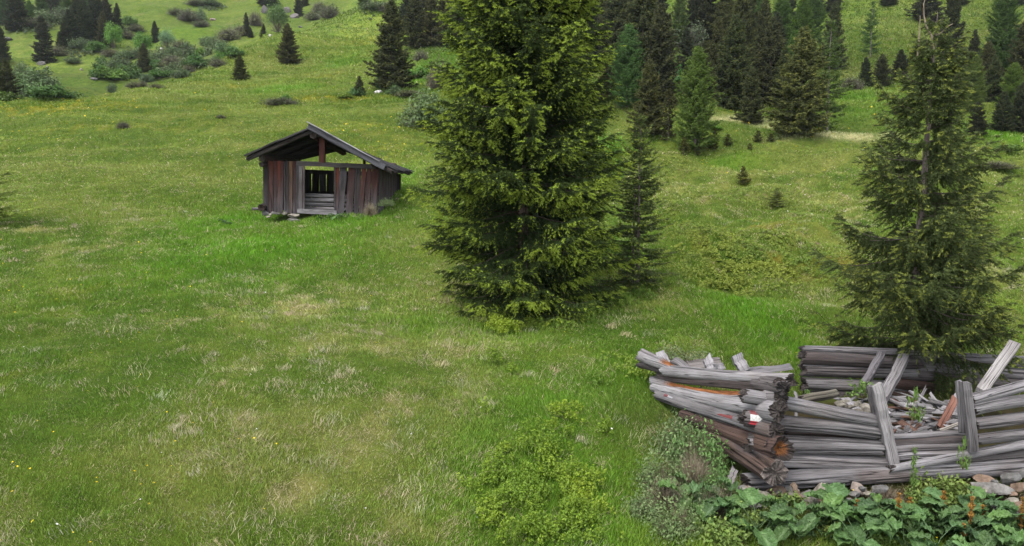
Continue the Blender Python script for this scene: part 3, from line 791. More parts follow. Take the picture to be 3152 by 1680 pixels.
def shrub(seed, leaves=2600, leaf=0.07, stems=16, bare=0.0, col=(0.08, 0.13, 0.04), col2=(0.13, 0.18, 0.06), stemcol=(0.13, 0.11, 0.09), nclump=34, Hh=1.0, flat=1.0, twigs=0, trunkish=False, csize=0.17):
    rng = np.random.default_rng(seed)
    cr = MB(); wd = MB()
    cents = []
    for k in range(nclump):
        a = rng.random() * 6.28; e = math.asin(rng.random()) if not trunkish else math.asin(rng.uniform(-0.5, 1))
        rr = 0.55 + 0.42 * rng.random()
        if rng.random() < 0.25: rr *= 0.5
        cz = (math.sin(e) * 0.95 * Hh * rr + 0.06) if not trunkish else 0.56 * Hh + math.sin(e) * 0.42 * Hh * rr
        cents.append((math.cos(a) * math.cos(e) * rr, math.sin(a) * math.cos(e) * rr, cz))
    cents = np.array(cents)
    for k in range(min(stems, nclump)):
        c = cents[k]
        b = np.array([rng.normal(0, 0.05), rng.normal(0, 0.05), -0.05])
        mid = b * 0.45 + c * 0.55 + np.array([0, 0, 0.10 * Hh])
        tube(wd, [b, (b + mid) / 2 + rng.normal(0, 0.02, 3), mid, c], [0.022, 0.017, 0.012, 0.004], 4, stemcol, cap=False)
    if twigs:
        a = rng.random(twigs) * 6.28; e = np.arcsin(rng.random(twigs) * 0.95 + 0.05)
        D = np.stack([np.cos(a) * np.cos(e), np.sin(a) * np.cos(e), np.sin(e) * Hh], 1)
        A = D * rng.uniform(0.05, 0.6, twigs)[:, None]; B = D * rng.uniform(0.75, 1.08, twigs)[:, None] + rng.normal(0, 0.07, (twigs, 3))
        S = unit(np.cross(B - A, rng.normal(size=(twigs, 3)))) * 0.010
        wd.add(np.stack([A - S, A + S, B], 1).reshape(-1, 3), np.arange(twigs * 3).reshape(-1, 3), np.repeat(np.array(stemcol)[None] * rng.uniform(0.7, 1.5, twigs)[:, None], 3, 0))
    n = leaves
    ci = rng.integers(0, nclump, n)
    off = rng.normal(0, csize, (n, 3)) * np.array([1, 1, 0.75])
    C = cents[ci] + off
    C[:, 2] = np.abs(C[:, 2]) + 0.01
    Nrm = unit(rng.normal(0, 0.6, (n, 3)) + unit(off + 1e-4) * 0.5 + np.array([0, 0, 0.9]))
    cc = np.array(col) + (np.array(col2) - np.array(col)) * rng.random((n, 1))
    cc = cc * (0.75 + 0.5 * rng.random((nclump, 1)))[ci] * (0.8 + 0.4 * rng.random((n, 1)))
    diamonds(cr, C, Nrm, leaf * (0.6 + 0.8 * rng.random(n)), cc, rng)
    return cr, wd

SHR = {}
def shsrc(key, name, cr, wd):
    cm = cr.mesh('foliage'); wm = wd.mesh('stems'); cm.materials.append(M_LEAF); wm.materials.append(M_BARK)
    SHR.setdefault(key, []).append((name, cm, wm))
for i in range(3):
    shsrc('green', 'shrub', *shrub(600 + i, 3000, 0.075, col=(0.06, 0.12, 0.025), col2=(0.11, 0.19, 0.04)))
    shsrc('grey', 'shrub', *shrub(610 + i, 2000, 0.06, twigs=420, col=(0.075, 0.115, 0.045), col2=(0.125, 0.165, 0.075), stemcol=(0.13, 0.12, 0.10)))
    shsrc('bare', 'shrub', *shrub(620 + i, 1000, 0.055, twigs=1100, col=(0.085, 0.11, 0.04), col2=(0.13, 0.145, 0.065), stemcol=(0.15, 0.135, 0.115)))
    shsrc('bright', 'shrub', *shrub(630 + i, 3200, 0.07, col=(0.09, 0.19, 0.02), col2=(0.14, 0.26, 0.03)))
for i in range(2):
    shsrc('round', 'leafy_tree', *shrub(640 + i, 4200, 0.062, nclump=46, col=(0.07, 0.16, 0.02), col2=(0.12, 0.23, 0.035), trunkish=True, Hh=1.0))
    shsrc('airy', 'leafy_tree', *shrub(650 + i, 2600, 0.05, twigs=150, nclump=46, col=(0.075, 0.125, 0.045), col2=(0.11, 0.165, 0.06), trunkish=True, Hh=1.0))

def inst(src, p, sx, sz, label, cat, group, tint=(1, 1, 1), rot=None, names=('crown', 'trunk'), lean=(0, 0)):
    name, cm, wm = src
    t = thing(name, tuple(p), label, cat, group)
    t.scale = (sx, sx, sz)
    t.rotation_euler = (lean[0], lean[1], rot if rot is not None else random.random() * 6.28)
    for nm, me in ((names[0], cm), (names[1], wm)):
        o = bpy.data.objects.new(nm, me); COL.objects.link(o); o.parent = t
        o.color = (*tint, 1)
    return t
random.seed(7)
DK = (0.68, 0.70, 0.76); DB = (0.92, 0.89, 0.76); YG = (1.45, 1.35, 0.95); MID = (1.0, 1.0, 1.0); BL = (0.62, 0.72, 0.85); OL = (1.1, 1.0, 0.8)
# kind, u, v(base), height px, width px, tint, label   [ymin to look past nearer ground]
TREES = [
 # far left slope
 ('S',136,194,140,66,DK,'dark pointed spruce standing alone at the foot of the far left slope'),
 ('S',54,92,125,70,DK,'dark spruce at the meadow rim, nearest the top left corner'),
 ('S',218,140,108,64,DK,'spruce at the left edge of the dark clump on the far left slope'),
 ('S',262,138,140,66,DK,'tallest spruce in the middle of the dark clump on the far left slope'),
 ('S',296,124,150,60,DK,'spruce reaching past the picture top in the dark clump above the leafy tree'),
 ('S',332,106,112,56,DK,'upper spruce at the back of the dark clump on the far left slope'),
 ('S',364,100,84,34,DK,'slim spruce at the right edge of the dark clump on the far left slope'),
 ('S',186,148,46,26,DK,'small dark spruce between the lone spruce and the dark clump'),
 ('S',322,148,110,44,DB,'reddish brown spruce against the bright round leafy tree on the far slope'),
 ('R',350,150,68,54,(1.05,1.15,1),'bright green round leafy tree under the dark spruce clump'),
 ('S',6,196,110,52,DK,'dark spruce cut by the left picture edge, above the willow thicket'),
 ('S',24,310,128,66,DB,'dark spruce in front of the willow thicket at the left picture edge'),
 ('S',-14,290,150,60,DK,'tall spruce mostly outside the left picture edge beside the willow thicket'),
 ('L',18,78,110,60,BL,'bluish larch in the top left corner of the forest'),
 ('L',94,70,66,34,(0.9,1.05,0.7),'yellow green larch sapling beside the dark corner spruce'),
 ('L',130,62,78,44,(0.7,0.9,0.8),'blue green larch in the far forest above the grey scrub'),
 ('S',171,50,90,50,DK,'dark spruce in the far forest above the grey scrub'),
 ('L',208,46,64,44,(0.85,0.95,0.75),'pale larch in the far forest left of the dark clump'),
 ('S',238,36,80,40,DK,'dark spruce peeking over the clump from the far forest'),
 ('S',104,62,46,20,DK,'narrow dark spruce between two pale larches in the far forest'),
 ('L',60,52,80,56,BL,'hazy larch behind the dark corner spruce'),
 ('L',290,30,60,48,(0.8,0.9,0.8),'larch behind the dark clump at the picture top'),
 ('S',420,60,1,1,DK,None),
 ('S',30,40,70,50,DK,'dark forest spruce along the picture top near the left corner'),
 ('S',150,24,60,46,DK,'dark forest spruce along the picture top between hazy larches'),
 ('L',262,20,50,50,BL,'bluish larch along the picture top behind the dark clump'),
 ('S',200,150,74,44,DK,'low dark spruce at the lower left corner of the dark clump'),
 ('S',312,120,120,60,DK,'dark spruce in the heart of the clump above the reddish brown one'),
 ('S',242,120,124,60,DK,'dark spruce at the back of the clump left of the tallest'),
 # gully
 ('S',479,131,64,30,DK,'small dark spruce beside the silvery willow on the far slope'),
 ('S',445,221,84,48,DB,'brown green spruce in front of a round green tree in the gully'),
 ('R',440,162,52,54,(0.9,0.98,0.9),'round green tree right behind the gully spruce'),
 ('W',516,152,58,50,(1.5,1.65,2.1),'silvery willow beside the small dark spruce on the far slope'),
 ('S',759,108,68,26,DK,'small dark spruce with a tiny one at its foot on the upper slope'),
 ('S',772,119,30,18,DK,'tiny spruce at the foot of the small dark spruce on the upper slope'),
 ('S',812,104,30,14,DK,'tiny dark spruce left of the pale green larch on the upper slope'),
 ('Y',804,116,22,12,MID,'tiniest green spruce left of the pale larch on the upper slope'),
 ('W',857,102,90,64,(1,1.1,0.9),'pale green leafy tree below the rock outcrop'),
 ('S',919,50,72,28,DK,'dark spruce standing right of the rock outcrop at the picture top'),
 ('S',838,22,50,46,DK,'dark spruce growing on top of the rock outcrop'),
 ('S',810,18,44,36,DK,'dark spruce at the left end of the rock outcrop'),
 ('S',940,20,40,24,DK,'dark spruce at the picture top just above the outcrop spruce'),
 # near slope
 ('S',740,244,72,54,OL,'small lopsided spruce standing alone on the open near slope'),
 ('S',889,196,118,64,OL,'round cone shaped spruce standing alone on the open near slope'),
 ('S',1107,297,62,36,MID,'small spruce with a bushy skirt beside a white boulder'),
 ('S',1207,272,262,132,DB,'large dark spruce with a bush at its foot left of the biggest spruce'),
 ('S',1278,150,160,76,DB,'dark spruce close behind the large dark spruce'),
 ('S',1330,140,170,70,DB,'dark forest spruce with brown top left of the biggest spruce'),
 ('S',1372,142,190,72,MID,'green forest spruce partly behind the left boughs of the biggest spruce'),
 ('S',1425,135,190,80,DB,'dark spruce almost hidden by the upper left boughs of the biggest spruce'),
 ('S',1300,90,130,60,DK,'spruce at the back of the forest edge near the picture top'),
 ('S',1240,96,80,40,DK,'small spruce on the forest edge above the large dark spruce'),
 ('L',1120,24,60,44,(0.75,0.9,0.8),'round green larch at the picture top beside grey scrub'),
 # forest right of the big spruce
 ('S',1895,212,260,120,DB,'wide brownish spruce at the picture top right beside the biggest spruce'),
 ('S',1975,255,330,150,DB,'very wide dark spruce behind the pale larch right of the biggest spruce'),
 ('S',2030,315,290,128,DB,'tall brown green spruce between the blue larch and the bright larch'),
 ('L',1930,330,248,118,(0.8,1.0,0.95),'blue green larch touching the right side of the biggest spruce'),
 ('S',1993,418,222,108,(1.15,1.05,0.85),'olive spruce with a bare tip in front of the blue green larch'),
 ('L',2090,150,190,56,(0.85,0.95,1.0),'pale hazy larch at the picture top above the small green clearing'),
 ('S',2140,115,170,80,(0.55,0.55,0.62),'dark grey spruce with dead boughs above the small green clearing'),
 ('L',2138,474,310,140,(1.15,1.25,0.9),'bright green larch standing on the meadow edge, the brightest of the conifers'),
 ('Y',2104,482,52,42,OL,'bushy young spruce at the left foot of the bright larch'),
 ('Y',2198,470,62,44,OL,'bushy young spruce at the right foot of the bright larch'),
 ('Y',2146,487,34,24,MID,'tiny spruce sapling in front of the bright larch'),
 ('Y',2056,442,148,62,MID,'thin young spruce between the olive spruce and the bright larch'),
 ('S',2254,338,280,128,DB,'broad brown spruce just right of the bright larch'),
 ('S',2205,262,200,70,DB,'narrow spruce half hidden between the bright larch and the broad brown spruce'),
 ('S',2276,240,260,100,DB,'tall spruce whose tip shows behind the broad brown spruce'),
 ('S',2368,318,256,112,DB,'dark spruce with two pale dead tips in the right hand forest group'),
 ('S',2350,240,240,90,DB,'spruce behind the one with two dead tips'),
 ('L',2463,240,240,96,(0.8,1.0,0.75),'tall soft larch behind the golden green spruce'),
 ('L',2400,160,170,80,(0.75,0.95,0.75),'larch near the picture top between dark spruces'),
 ('S',2310,377,166,84,(1.0,1.0,0.85),'medium pointed spruce at the front of the dark spruce row'),
 ('S',2459,412,318,168,YG,'golden green spruce above the strip of bleached grass'),
 ('T',2545,402,330,130,(1.0,1.05,0.95),'thin larch with pale trunk right of the golden green spruce'),
 ('S',2560,212,200,80,DB,'brown spruce behind the thin larch with pale trunk'),
 ('S',2502,48,120,60,DK,'dark spruce at the picture top above the thin larch'),
 ('S',2564,38,90,54,DK,'dark spruce at the picture top at the rim of the open hillside'),
 ('S',1850,120,200,90,DB,'spruce at the picture top touching the right side of the biggest spruce'),
 ('S',1925,140,220,90,DB,'spruce rising out of the picture top behind the wide brownish one'),
 ('S',2020,130,200,84,DK,'dark spruce at the picture top between the brown spruces and the pale larch'),
 ('S',1870,310,150,90,DB,'shaded spruce low behind the right boughs of the biggest spruce'),
 ('S',2180,130,190,90,DK,'dark spruce at the picture top right of the dead grey boughs'),
 ('S',2235,150,200,86,DB,'brown spruce at the picture top behind the narrow half hidden one'),
 ('L',2330,110,150,70,(0.8,0.95,0.8),'green larch at the picture top above the two dead tips'),
 ('S',2295,130,180,80,DB,'spruce at the picture top left of the green larch'),
 ('S',2420,110,160,70,DK,'dark spruce at the picture top left of the tall soft larch'),
 ('L',2500,130,150,80,(0.8,1.0,0.75),'soft larch at the picture top right of the tall soft larch'),
 ('L',2440,300,200,80,(0.85,1.0,0.8),'larch filling the gap left of the golden green spruce'),
 ('S',2410,330,180,80,DB,'brown spruce in the gap behind the medium pointed spruce'),
 ('S',2165,300,170,70,DB,'brownish spruce low between the bright larch and the broad brown spruce'),
 ('S',1460,120,170,70,DK,'dark spruce glimpsed through the top left boughs of the biggest spruce'),
 ('S',1255,60,110,50,DK,'forest edge spruce cut by the picture top left of the biggest spruce'),
 ('S',2890,255,80,60,DK,'low spruce right behind the trunk of the slim hillside spruce'),
 ('S',3035,260,130,60,DB,'brownish spruce left of the tall dull green larch'),
 ('S',3120,230,150,80,DK,'dark spruce filling the gap at the right picture edge'),
 ('S',2110,240,150,70,DK,'dark spruce rising behind the small green clearing'),
 ('S',2235,290,150,70,DB,'shaded spruce low behind the broad brown spruce'),
 ('S',2385,230,190,80,DK,'dark spruce behind the golden green spruce at left'),
 ('L',1975,170,170,70,(0.8,0.95,0.85),'grey green larch at the picture top among the brown spruces'),
 ('S',1815,200,180,90,DK,'dark spruce hidden mostly by the right upper boughs of the biggest spruce'),
 # right hillside
 ('T',2678,178,168,64,(0.8,0.95,0.85),'slender misty larch alone on the open right hillside'),
 ('S',2662,268,88,50,DK,'short dark spruce below the slender misty larch'),
 ('S',2712,266,96,60,MID,'green spruce beside the short dark one below the slender misty larch'),
 ('S',2735,18,60,50,DK,'dark spruce at the picture top on the open right hillside'),
 ('S',2850,70,130,96,DK,'dark broad spruce behind the hooked tree top'),
 ('S',2922,192,226,76,DK,'dark slim spruce right of the hooked tree top on the hillside'),
 ('S',2950,18,80,60,DK,'dark spruce at the picture top right of the slim hillside spruce'),
 ('L',3082,248,300,112,(0.7,0.85,0.75),'tall dull green larch near the right picture edge'),
 ('S',3150,322,270,130,DB,'dark spruce cut by the right picture edge'),
 ('S',2996,196,100,42,DK,'small pointed spruce left of the tall dull green larch'),
 ('S',2960,250,110,50,MID,'bushy green spruce behind the right boughs of the hooked spruce'),
 ('L',2990,345,170,84,(1.0,1.15,0.9),'fresh green larch sapling seen through the right boughs of the hooked spruce'),
 ('S',3053,318,146,64,DB,'small brownish spruce between two fresh green larches on the right'),
 ('L',3114,345,142,86,(1.1,1.2,0.9),'fresh green young larch at the right picture edge'),
 ('S',3140,410,150,80,DK,'dark bushy spruce low at the right picture edge'),
 ('S',3084,406,120,66,DK,'dark bushy spruce under the fresh green young larch'),
 ('S',3005,422,100,64,DK,'low dark spruce behind the hooked spruce at the meadow edge'),
 ('S',3130,22,70,44,DK,'dark spruce in the top right corner'),
 ('S',2770,255,90,60,DK,'dark spruce glimpsed behind the trunk of the hooked spruce'),
 # small ones on the right meadow
 ('Y',2287,572,56,46,YG,'stubby young spruce with yellow tips standing on the hummocky meadow'),
 ('T',2390,642,62,66,(0.9,0.85,0.7),'sparse young conifer among the dry grass hummocks'),
 ('Y',2333,441,34,34,OL,'small spruce bush on the meadow in front of the golden green spruce'),
 ('Y',2240,454,34,34,DB,'brownish spruce bush right of the bright larch'),
 ('Y',2308,462,20,22,OL,'tiniest spruce bush on the meadow in front of the dark spruce row'),
 ('Y',2372,436,24,30,DB,'pale brown spruce bush beside the bleached grass'),
]
HINTY = {(2678,178):88, (2922,192):84}
for i, (k, u, v, hp, wp, tint, lab) in enumerate(TREES):
    if lab is None: continue
    p = hit(u, v, 30)
    hm = px2m(hp, p); wm = px2m(wp, p)
    jt = tuple(c * random.uniform(0.92, 1.08) for c in tint)
    if k == 'S': inst(SPR[i % 6], p, wm / 3.7, hm / 8.0, lab, 'tree', 'conifers on the hillside', jt)
    elif k == 'L': inst(LAR[i % 4], p, wm / 3.7, hm / 8.0, lab, 'tree', 'conifers on the hillside', jt)
    elif k == 'T': inst(THIN[i % 2], p, wm / 2.9, hm / 8.0, lab, 'tree', 'conifers on the hillside', jt)
    elif k == 'Y': inst(YNG[i % 3], p, wm / 1.4, hm / 2.0, lab, 'tree', 'young trees on the meadow', jt)
    elif k == 'R': inst(SHR['round'][i % 2], p, wm / 2.0, hm / 1.05, lab, 'tree', None, jt, names=('crown', 'trunk'))
    elif k == 'W': inst(SHR['airy'][i % 2], p, wm / 2.0, hm / 1.05, lab, 'tree', None, jt, names=('crown', 'trunk'))

# larch leaning in at the left edge
p = hit(-75, 700, 14)
inst(THIN[1], p, px2m(270, p) / 2.9, px2m(420, p) / 8.0, 'thin larch whose branch tips reach in at the left picture edge', 'tree', None, (2.6, 2.4, 1.7), rot=2.2)

SHRUBS = [
 # kind, u, v, height px, width px, tint, label
 ('grey',110,302,44,110,(0.8,1.0,0.7),'widest green willow thicket at the left picture edge'),
 ('grey',120,272,50,90,(0.85,1.0,0.75),'high willow bush behind the widest willow thicket'),
 ('green',165,302,28,90,(0.75,0.85,0.8),'low green willow bush at the right end of the willow thicket'),
 ('grey',66,252,46,60,(0.85,0.95,0.8),'willow bush between the two left edge spruces'),
 ('green',18,312,26,60,(1.0,0.9,0.8),'low green bush under the left edge spruce'),
 ('bare',109,84,24,64,(1,0.95,0.95),'greyish pink scrub right of the corner spruce'),
 ('grey',160,68,30,70,(1,1,0.95),'grey green scrub at the forest rim on the far slope'),
 ('grey',200,56,26,50,(1,1,1),'pale scrub under the far larch'),
 ('grey',225,196,14,42,(0.8,0.85,0.8),'flat grey green bush alone on the grass below the dark clump'),
 ('green',318,212,28,36,(0.75,0.8,0.8),'dark green bush left of the gully thicket'),
 ('green',312,244,34,40,(0.7,0.8,0.8),'dark green bush with flat rocks at its foot'),
 ('bright',354,248,34,60,(0.8,0.75,0.9),'yellow green bush at the lower edge of the gully thicket'),
 ('green',400,242,32,56,(0.8,0.85,0.8),'green bush right of the yellow green gully bush'),
 ('grey',372,214,40,60,(0.85,0.95,0.8),'grey willow above the yellow green gully bush'),
 ('bare',347,176,22,60,(1.05,0.9,1.0),'purplish bare bush below the round leafy tree'),
 ('grey',405,184,30,50,(0.85,0.95,0.85),'olive bush behind the gully spruce'),
 ('green',398,78,24,30,(0.9,0.95,0.8),'green bush right of the dark clump beside a white rock'),
 ('bare',420,100,20,40,(1,0.95,0.95),'bare scrub under the green bush beside a white rock'),
 ('bare',390,120,20,44,(1,0.95,0.9),'brown scrub beneath the right end of the dark clump'),
 ('grey',250,150,26,50,(0.9,0.95,0.9),'grey bush at the foot of the dark clump'),
 ('green',300,160,24,40,(0.85,0.95,0.8),'green bush at the foot of the reddish brown spruce'),
 ('bare',180,172,26,44,(0.9,0.85,0.9),'brown bush right of the lone far spruce'),
 ('bare',270,142,18,40,(1.2,1.1,1.15),'pale dead scrub below the tallest clump spruce'),
 ('bare',546,48,20,46,(0.95,0.95,1.0),'dark bare scrub at the left of the upper scrub band'),
 ('bare',582,64,28,56,(0.95,0.95,1.05),'widest bare scrub of the upper scrub band'),
 ('grey',620,64,30,26,(1.2,1.35,1.3),'pale green bush at the right of the upper scrub band'),
 ('bare',620,82,16,40,(0.9,0.95,1.0),'low scrub below the pale green bush'),
 ('bare',604,18,18,50,(0.9,0.95,0.95),'scrub near the picture top on the far slope'),
 ('grey',650,20,20,54,(0.8,0.9,0.85),'green grey scrub near the picture top on the far slope'),
 ('bare',704,124,34,56,(1.1,1.0,1.0),'grey pink bush left of the small dark spruce on the upper slope'),
 ('bare',738,112,28,40,(1.1,1.0,1.0),'bare bush touching the small dark spruce on the upper slope'),
 ('bare',785,80,36,36,(1.1,1.0,1.0),'bare bush right behind the small dark spruce on the upper slope'),
 ('grey',634,140,22,34,(1.05,1.15,1.1),'silvery bush at the upper end of the gully thicket'),
 ('grey',664,146,26,44,(1.0,1.05,1.0),'grey bush near the crest in the upper gully'),
 ('grey',586,180,36,56,(0.8,0.9,0.75),'dark olive bush in the middle of the gully thicket'),
 ('bright',618,178,24,28,(0.9,0.9,0.9),'small bright green bush in the middle of the gully thicket'),
 ('green',606,204,28,50,(0.7,0.85,0.75),'low dark green bush in the lower gully'),
 ('bright',678,184,22,24,(0.75,0.85,0.9),'bright green bush close to the crest'),
 ('grey',690,168,26,46,(0.85,1.05,0.9),'blue green bush close to the crest'),
 ('bare',672,206,22,44,(1.0,1.0,1.05),'grey bare bush on the crest line'),
 ('green',720,176,24,38,(0.8,0.9,0.85),'green bush at the right end of the gully by the crest'),
 ('bare',530,208,34,60,(0.95,0.9,0.9),'brown bush in the middle of the lower gully'),
 ('grey',498,188,34,56,(0.85,0.9,0.8),'olive bush below the silvery willow'),
 ('bare',556,160,30,50,(1.05,0.98,0.95),'reddish grey bush right of the silvery willow'),
 ('grey',540,180,30,50,(0.85,0.92,0.8),'grey olive bush between the willow and the lower gully'),
 ('bare',580,222,18,34,(0.95,0.9,0.9),'small bare bush at the bottom of the gully'),
 ('green',478,214,26,40,(0.7,0.85,0.8),'green bush touching the right of the gully spruce'),
 ('grey',556,242,22,46,(0.85,0.95,0.85),'low olive bush at the lower end of the gully'),
 ('green',500,240,18,60,(0.75,0.9,0.7),'low dark green growth at the bottom of the gully'),
 ('grey',450,252,20,34,(0.75,0.9,0.9),'small dark bush behind the crest'),
 ('bare',414,270,16,44,(0.95,0.98,0.85),'grey tuft of scrub on the crest, lowest at left'),
 ('bare',440,268,14,28,(1.0,0.95,0.9),'small scrub tuft on the crest beside a lower one'),
 ('bare',480,274,14,36,(1.0,0.95,0.85),'brown scrub tuft on the crest below the gully'),
 ('grey',345,284,22,26,(0.75,0.85,0.75),'dark bush with a tiny spruce like top on the crest'),
 ('bare',984,40,30,40,(1.0,1.0,0.95),'bare bush in the row right of the rock outcrop, upper one'),
 ('bare',1016,56,34,54,(0.8,0.85,0.85),'dark twiggy bush right of the rock outcrop'),
 ('bare',964,62,24,40,(1.0,1.0,1.0),'grey bush at the lower end of the row right of the rock outcrop'),
 ('grey',1150,28,22,56,(0.85,0.85,0.8),'brown green scrub along the picture top on the near slope'),
 ('bare',1196,38,24,46,(1.15,1.05,1.0),'pinkish bare bush at the left foot of the forest edge'),
 ('bare',864,324,22,84,(0.55,0.6,0.5),'dark wide low bush in the open meadow above the hut'),
 ('bright',880,312,18,30,(0.9,0.95,1),'green leafy tuft in the dark wide low bush'),
 ('bright',1066,303,12,34,(1.0,0.8,0.8),'low yellowish bush left of the small skirted spruce'),
 ('green',1098,297,20,34,(0.7,0.85,1.0),'dark leafy bush at the foot of the small skirted spruce'),
 ('green',1180,272,40,38,(0.6,0.85,1.0),'blue green bush at the left foot of the large dark spruce'),
 ('green',1256,250,26,46,(0.7,0.9,0.9),'green bush at the right foot of the large dark spruce'),
 ('bright',1304,246,40,60,(0.75,0.85,0.9),'light green bush right of the large dark spruce'),
 ('bare',1350,275,70,60,(1.25,0.95,1.05),'purplish bare bush left beside the biggest spruce'),
 ('grey',1218,292,22,44,(0.8,1.0,0.7),'olive bush below the large dark spruce'),
 ('bare',1262,297,18,70,(1.2,1.15,1.1),'grey dead scrub below the light green bush'),
 ('bare',1296,188,28,40,(1.15,1.1,1.1),'twiggy grey bush on the grass between the dark spruces'),
 ('grey',1312,396,90,130,(1.0,1.1,0.85),'large grey green willow bush left of the biggest spruce'),
 ('bare',380,397,20,30,(0.7,0.62,0.62),'dark bare bush alone in the left meadow'),
 ('bare',680,366,10,26,(0.8,0.85,0.6),'tiny dark tuft alone in the meadow above the hut'),
 ('bare',2618,282,36,60,(0.95,1.0,0.85),'brownish bush on the bright hillside right of the thin larch'),
 ('grey',2120,150,60,80,(0.9,0.85,1.0),'grey dead thicket above the small green clearing'),
 ('green',2060,290,70,60,(0.6,0.85,0.7),'dark green bush under the tall brown green spruce'),
 ('grey',3010,520,1,1,(1,1,1),None),
 ('bare',3060,522,22,96,(0.7,0.66,0.55),'flat brown heather mound on the right meadow'),
 ('bright',1868,545,110,90,(1.0,1.0,0.9),'bright green leafy bush at the right flank of the biggest spruce'),
 ('bright',1885,790,70,80,(0.9,0.85,0.8),'yellow green bush between the biggest spruce and the young spruce'),
 ('green',3105,470,16,60,(1.2,1.1,0.8),'low bright green bush near the right edge of the meadow'),
 ('bright',2195,403,10,40,(0.9,0.9,0.9),'low green cushion left of the golden green spruce'),
 ('bright',2432,402,16,50,(0.8,0.85,0.9),'green bush at the foot of the golden green spruce'),
]
for i, (k, u, v, hp, wp, tint, lab) in enumerate(SHRUBS):
    if lab is None: continue
    p = hit(u, v, 12)
    hm = px2m(hp * 1.25, p); wm = px2m(wp * 1.4, p)
    inst(SHR[k][i % 3], p, wm / 1.9, hm / 1.0, lab, 'shrub', 'shrubs on the slope' if p[1] > 30 else None, tint, names=('foliage', 'stems'))
# ---------------------------------------------------------------- timber and stone builders
import bmesh
def beam(mb, A, B, wdir, w, th, col, seed=0, taper=1.0, segs=4, jit=0.004, ragged=0.0, grad=None):
    """sawn board or squared beam from A to B; wdir = direction of its width"""
    rng = np.random.default_rng(seed + 9000)
    A = np.asarray(A, float); B = np.asarray(B, float)
    d = unit(B - A); wd_ = np.asarray(wdir, float); wd_ = unit(wd_ - d * (wd_ @ d)); nd = np.cross(d, wd_)
    Lg = np.linalg.norm(B - A)
    V = []; LP = []; CC = []
    for i in range(segs + 1):
        t = i / segs
        c = A + (B - A) * t + wd_ * rng.normal(0, jit) + nd * rng.normal(0, jit)
        ww = w * (1 + (taper - 1) * t) * (1 + rng.normal(0, 0.02)); tt = th * (1 + rng.normal(0, 0.03))
        b = 0.006 if min(w, th) > 0.03 else 0.0
        for (a, e) in ((-1, -1), (1, -1), (1, 1), (-1, 1)):
            off = 0
            if ragged and i in (0, segs): off = rng.normal(0, ragged)
            V.append(c + wd_ * a * ww / 2 + nd * e * tt / 2 + d * off)
            LP.append((a * ww / 2 + seed * 0.73, e * tt / 2 + seed * 0.31, t * Lg + seed * 1.9))
            CC.append(np.array(col) if grad is None else np.array(grad(V[-1], col)))
    q = []
    for i in range(segs):
        for j in range(4):
            q.append((i * 4 + j, i * 4 + (j + 1) % 4, i * 4 + 4 + (j + 1) % 4, i * 4 + 4 + j))
    q.append((3, 2, 1, 0)); e = segs * 4; q.append((e, e + 1, e + 2, e + 3))
    mb.add(V, np.array(q), np.array(CC), LP)

def log_shape(A, B, ra, rb, seed, sag=0.0, cracks=5, rough=0.075, rot=None):
    rng = np.random.default_rng(seed + 500)
    A = np.asarray(A, float); B = np.asarray(B, float)
    d, sd, up = frame(B - A); Lg = np.linalg.norm(B - A)
    ph = rng.random(cracks) * 2 * PI; dr = rng.normal(0, 0.25, cracks); dep = rng.uniform(0.08, 0.22, cracks)
    bx, bz = rng.normal(0, 0.008, 2)
    ecc = rng.uniform(0.9, 1.08)
    def crack_mask(th, s):
        k = np.zeros(np.broadcast(th, s).shape)
        for a, b in zip(ph, dr):
            dd = (th - a - b * s - 0.10 * (vnoise(s * 3.0, s * 0 + a, 5) - 0.5) + PI) % (2 * PI) - PI
            k = np.maximum(k, np.exp(-(dd / 0.10) ** 2) * smooth(0.25, 0.5, vnoise(s * 0.9 + a, s * 0 + seed, 12)))
        return k
    def surf(th, s, extra=0.0):     # th angle, s = metres along
        th = np.asarray(th, float); s = np.asarray(s, float)
        t = s / Lg
        r = ra + (rb - ra) * t
        k = 1 + rough * 2 * (fbm(np.cos(th) * 1.4 + seed * 3.1, np.sin(th) * 1.4 + s * 0.9, seed, 3) - 0.5) + 0.05 * (vnoise(s * 2.2, th * 0 + seed, 7) - 0.5)
        k = k + rough * 0.9 * (vnoise(th * 4.0, s * 1.1 + seed, 3) - 0.5) * (1 - np.abs(np.cos(th / 2)) ** 8)
        for a, b, c in zip(ph, dr, dep):
            dd = (th - a - b * s - 0.10 * (vnoise(s * 3.0, s * 0 + a, 5) - 0.5) + PI) % (2 * PI) - PI
            k = k - c * np.exp(-(dd / 0.10) ** 2) * smooth(0.25, 0.55, vnoise(s * 0.9 + a, s * 0 + seed, 12))
        if rot is not None:
            k = k - rot_mask(th, s) * (0.24 + 0.22 * vnoise(s * 11, th * 5, 6))
        r = r * k + extra
        cx = bx * np.sin(t * PI) ; cz = -sag * np.sin(t * PI) + bz * np.sin(t * 2 * PI) * 0.6
        p = A + d * s[..., None] + sd * (np.cos(th) * r * ecc + cx)[..., None] + up * (np.sin(th) * r + cz)[..., None]
        return p, np.stack([np.cos(th) * r + seed * 0.57, np.sin(th) * r + seed * 0.23, s + seed * 2.3], -1)
    def rot_mask(th, s):
        if rot is None: return np.zeros(np.broadcast(th, s).shape)
        s0, s1, aw = rot
        return smooth(s0, s0 + 0.15, s) * (1 - smooth(s1 - 0.15, s1, s)) * smooth(aw, aw + 0.35, np.sin(th) + 0.35 * (vnoise(s * 5, th * 1.5, seed) - 0.5))
    surf.cracks = crack_mask
    return surf, rot_mask, Lg, d

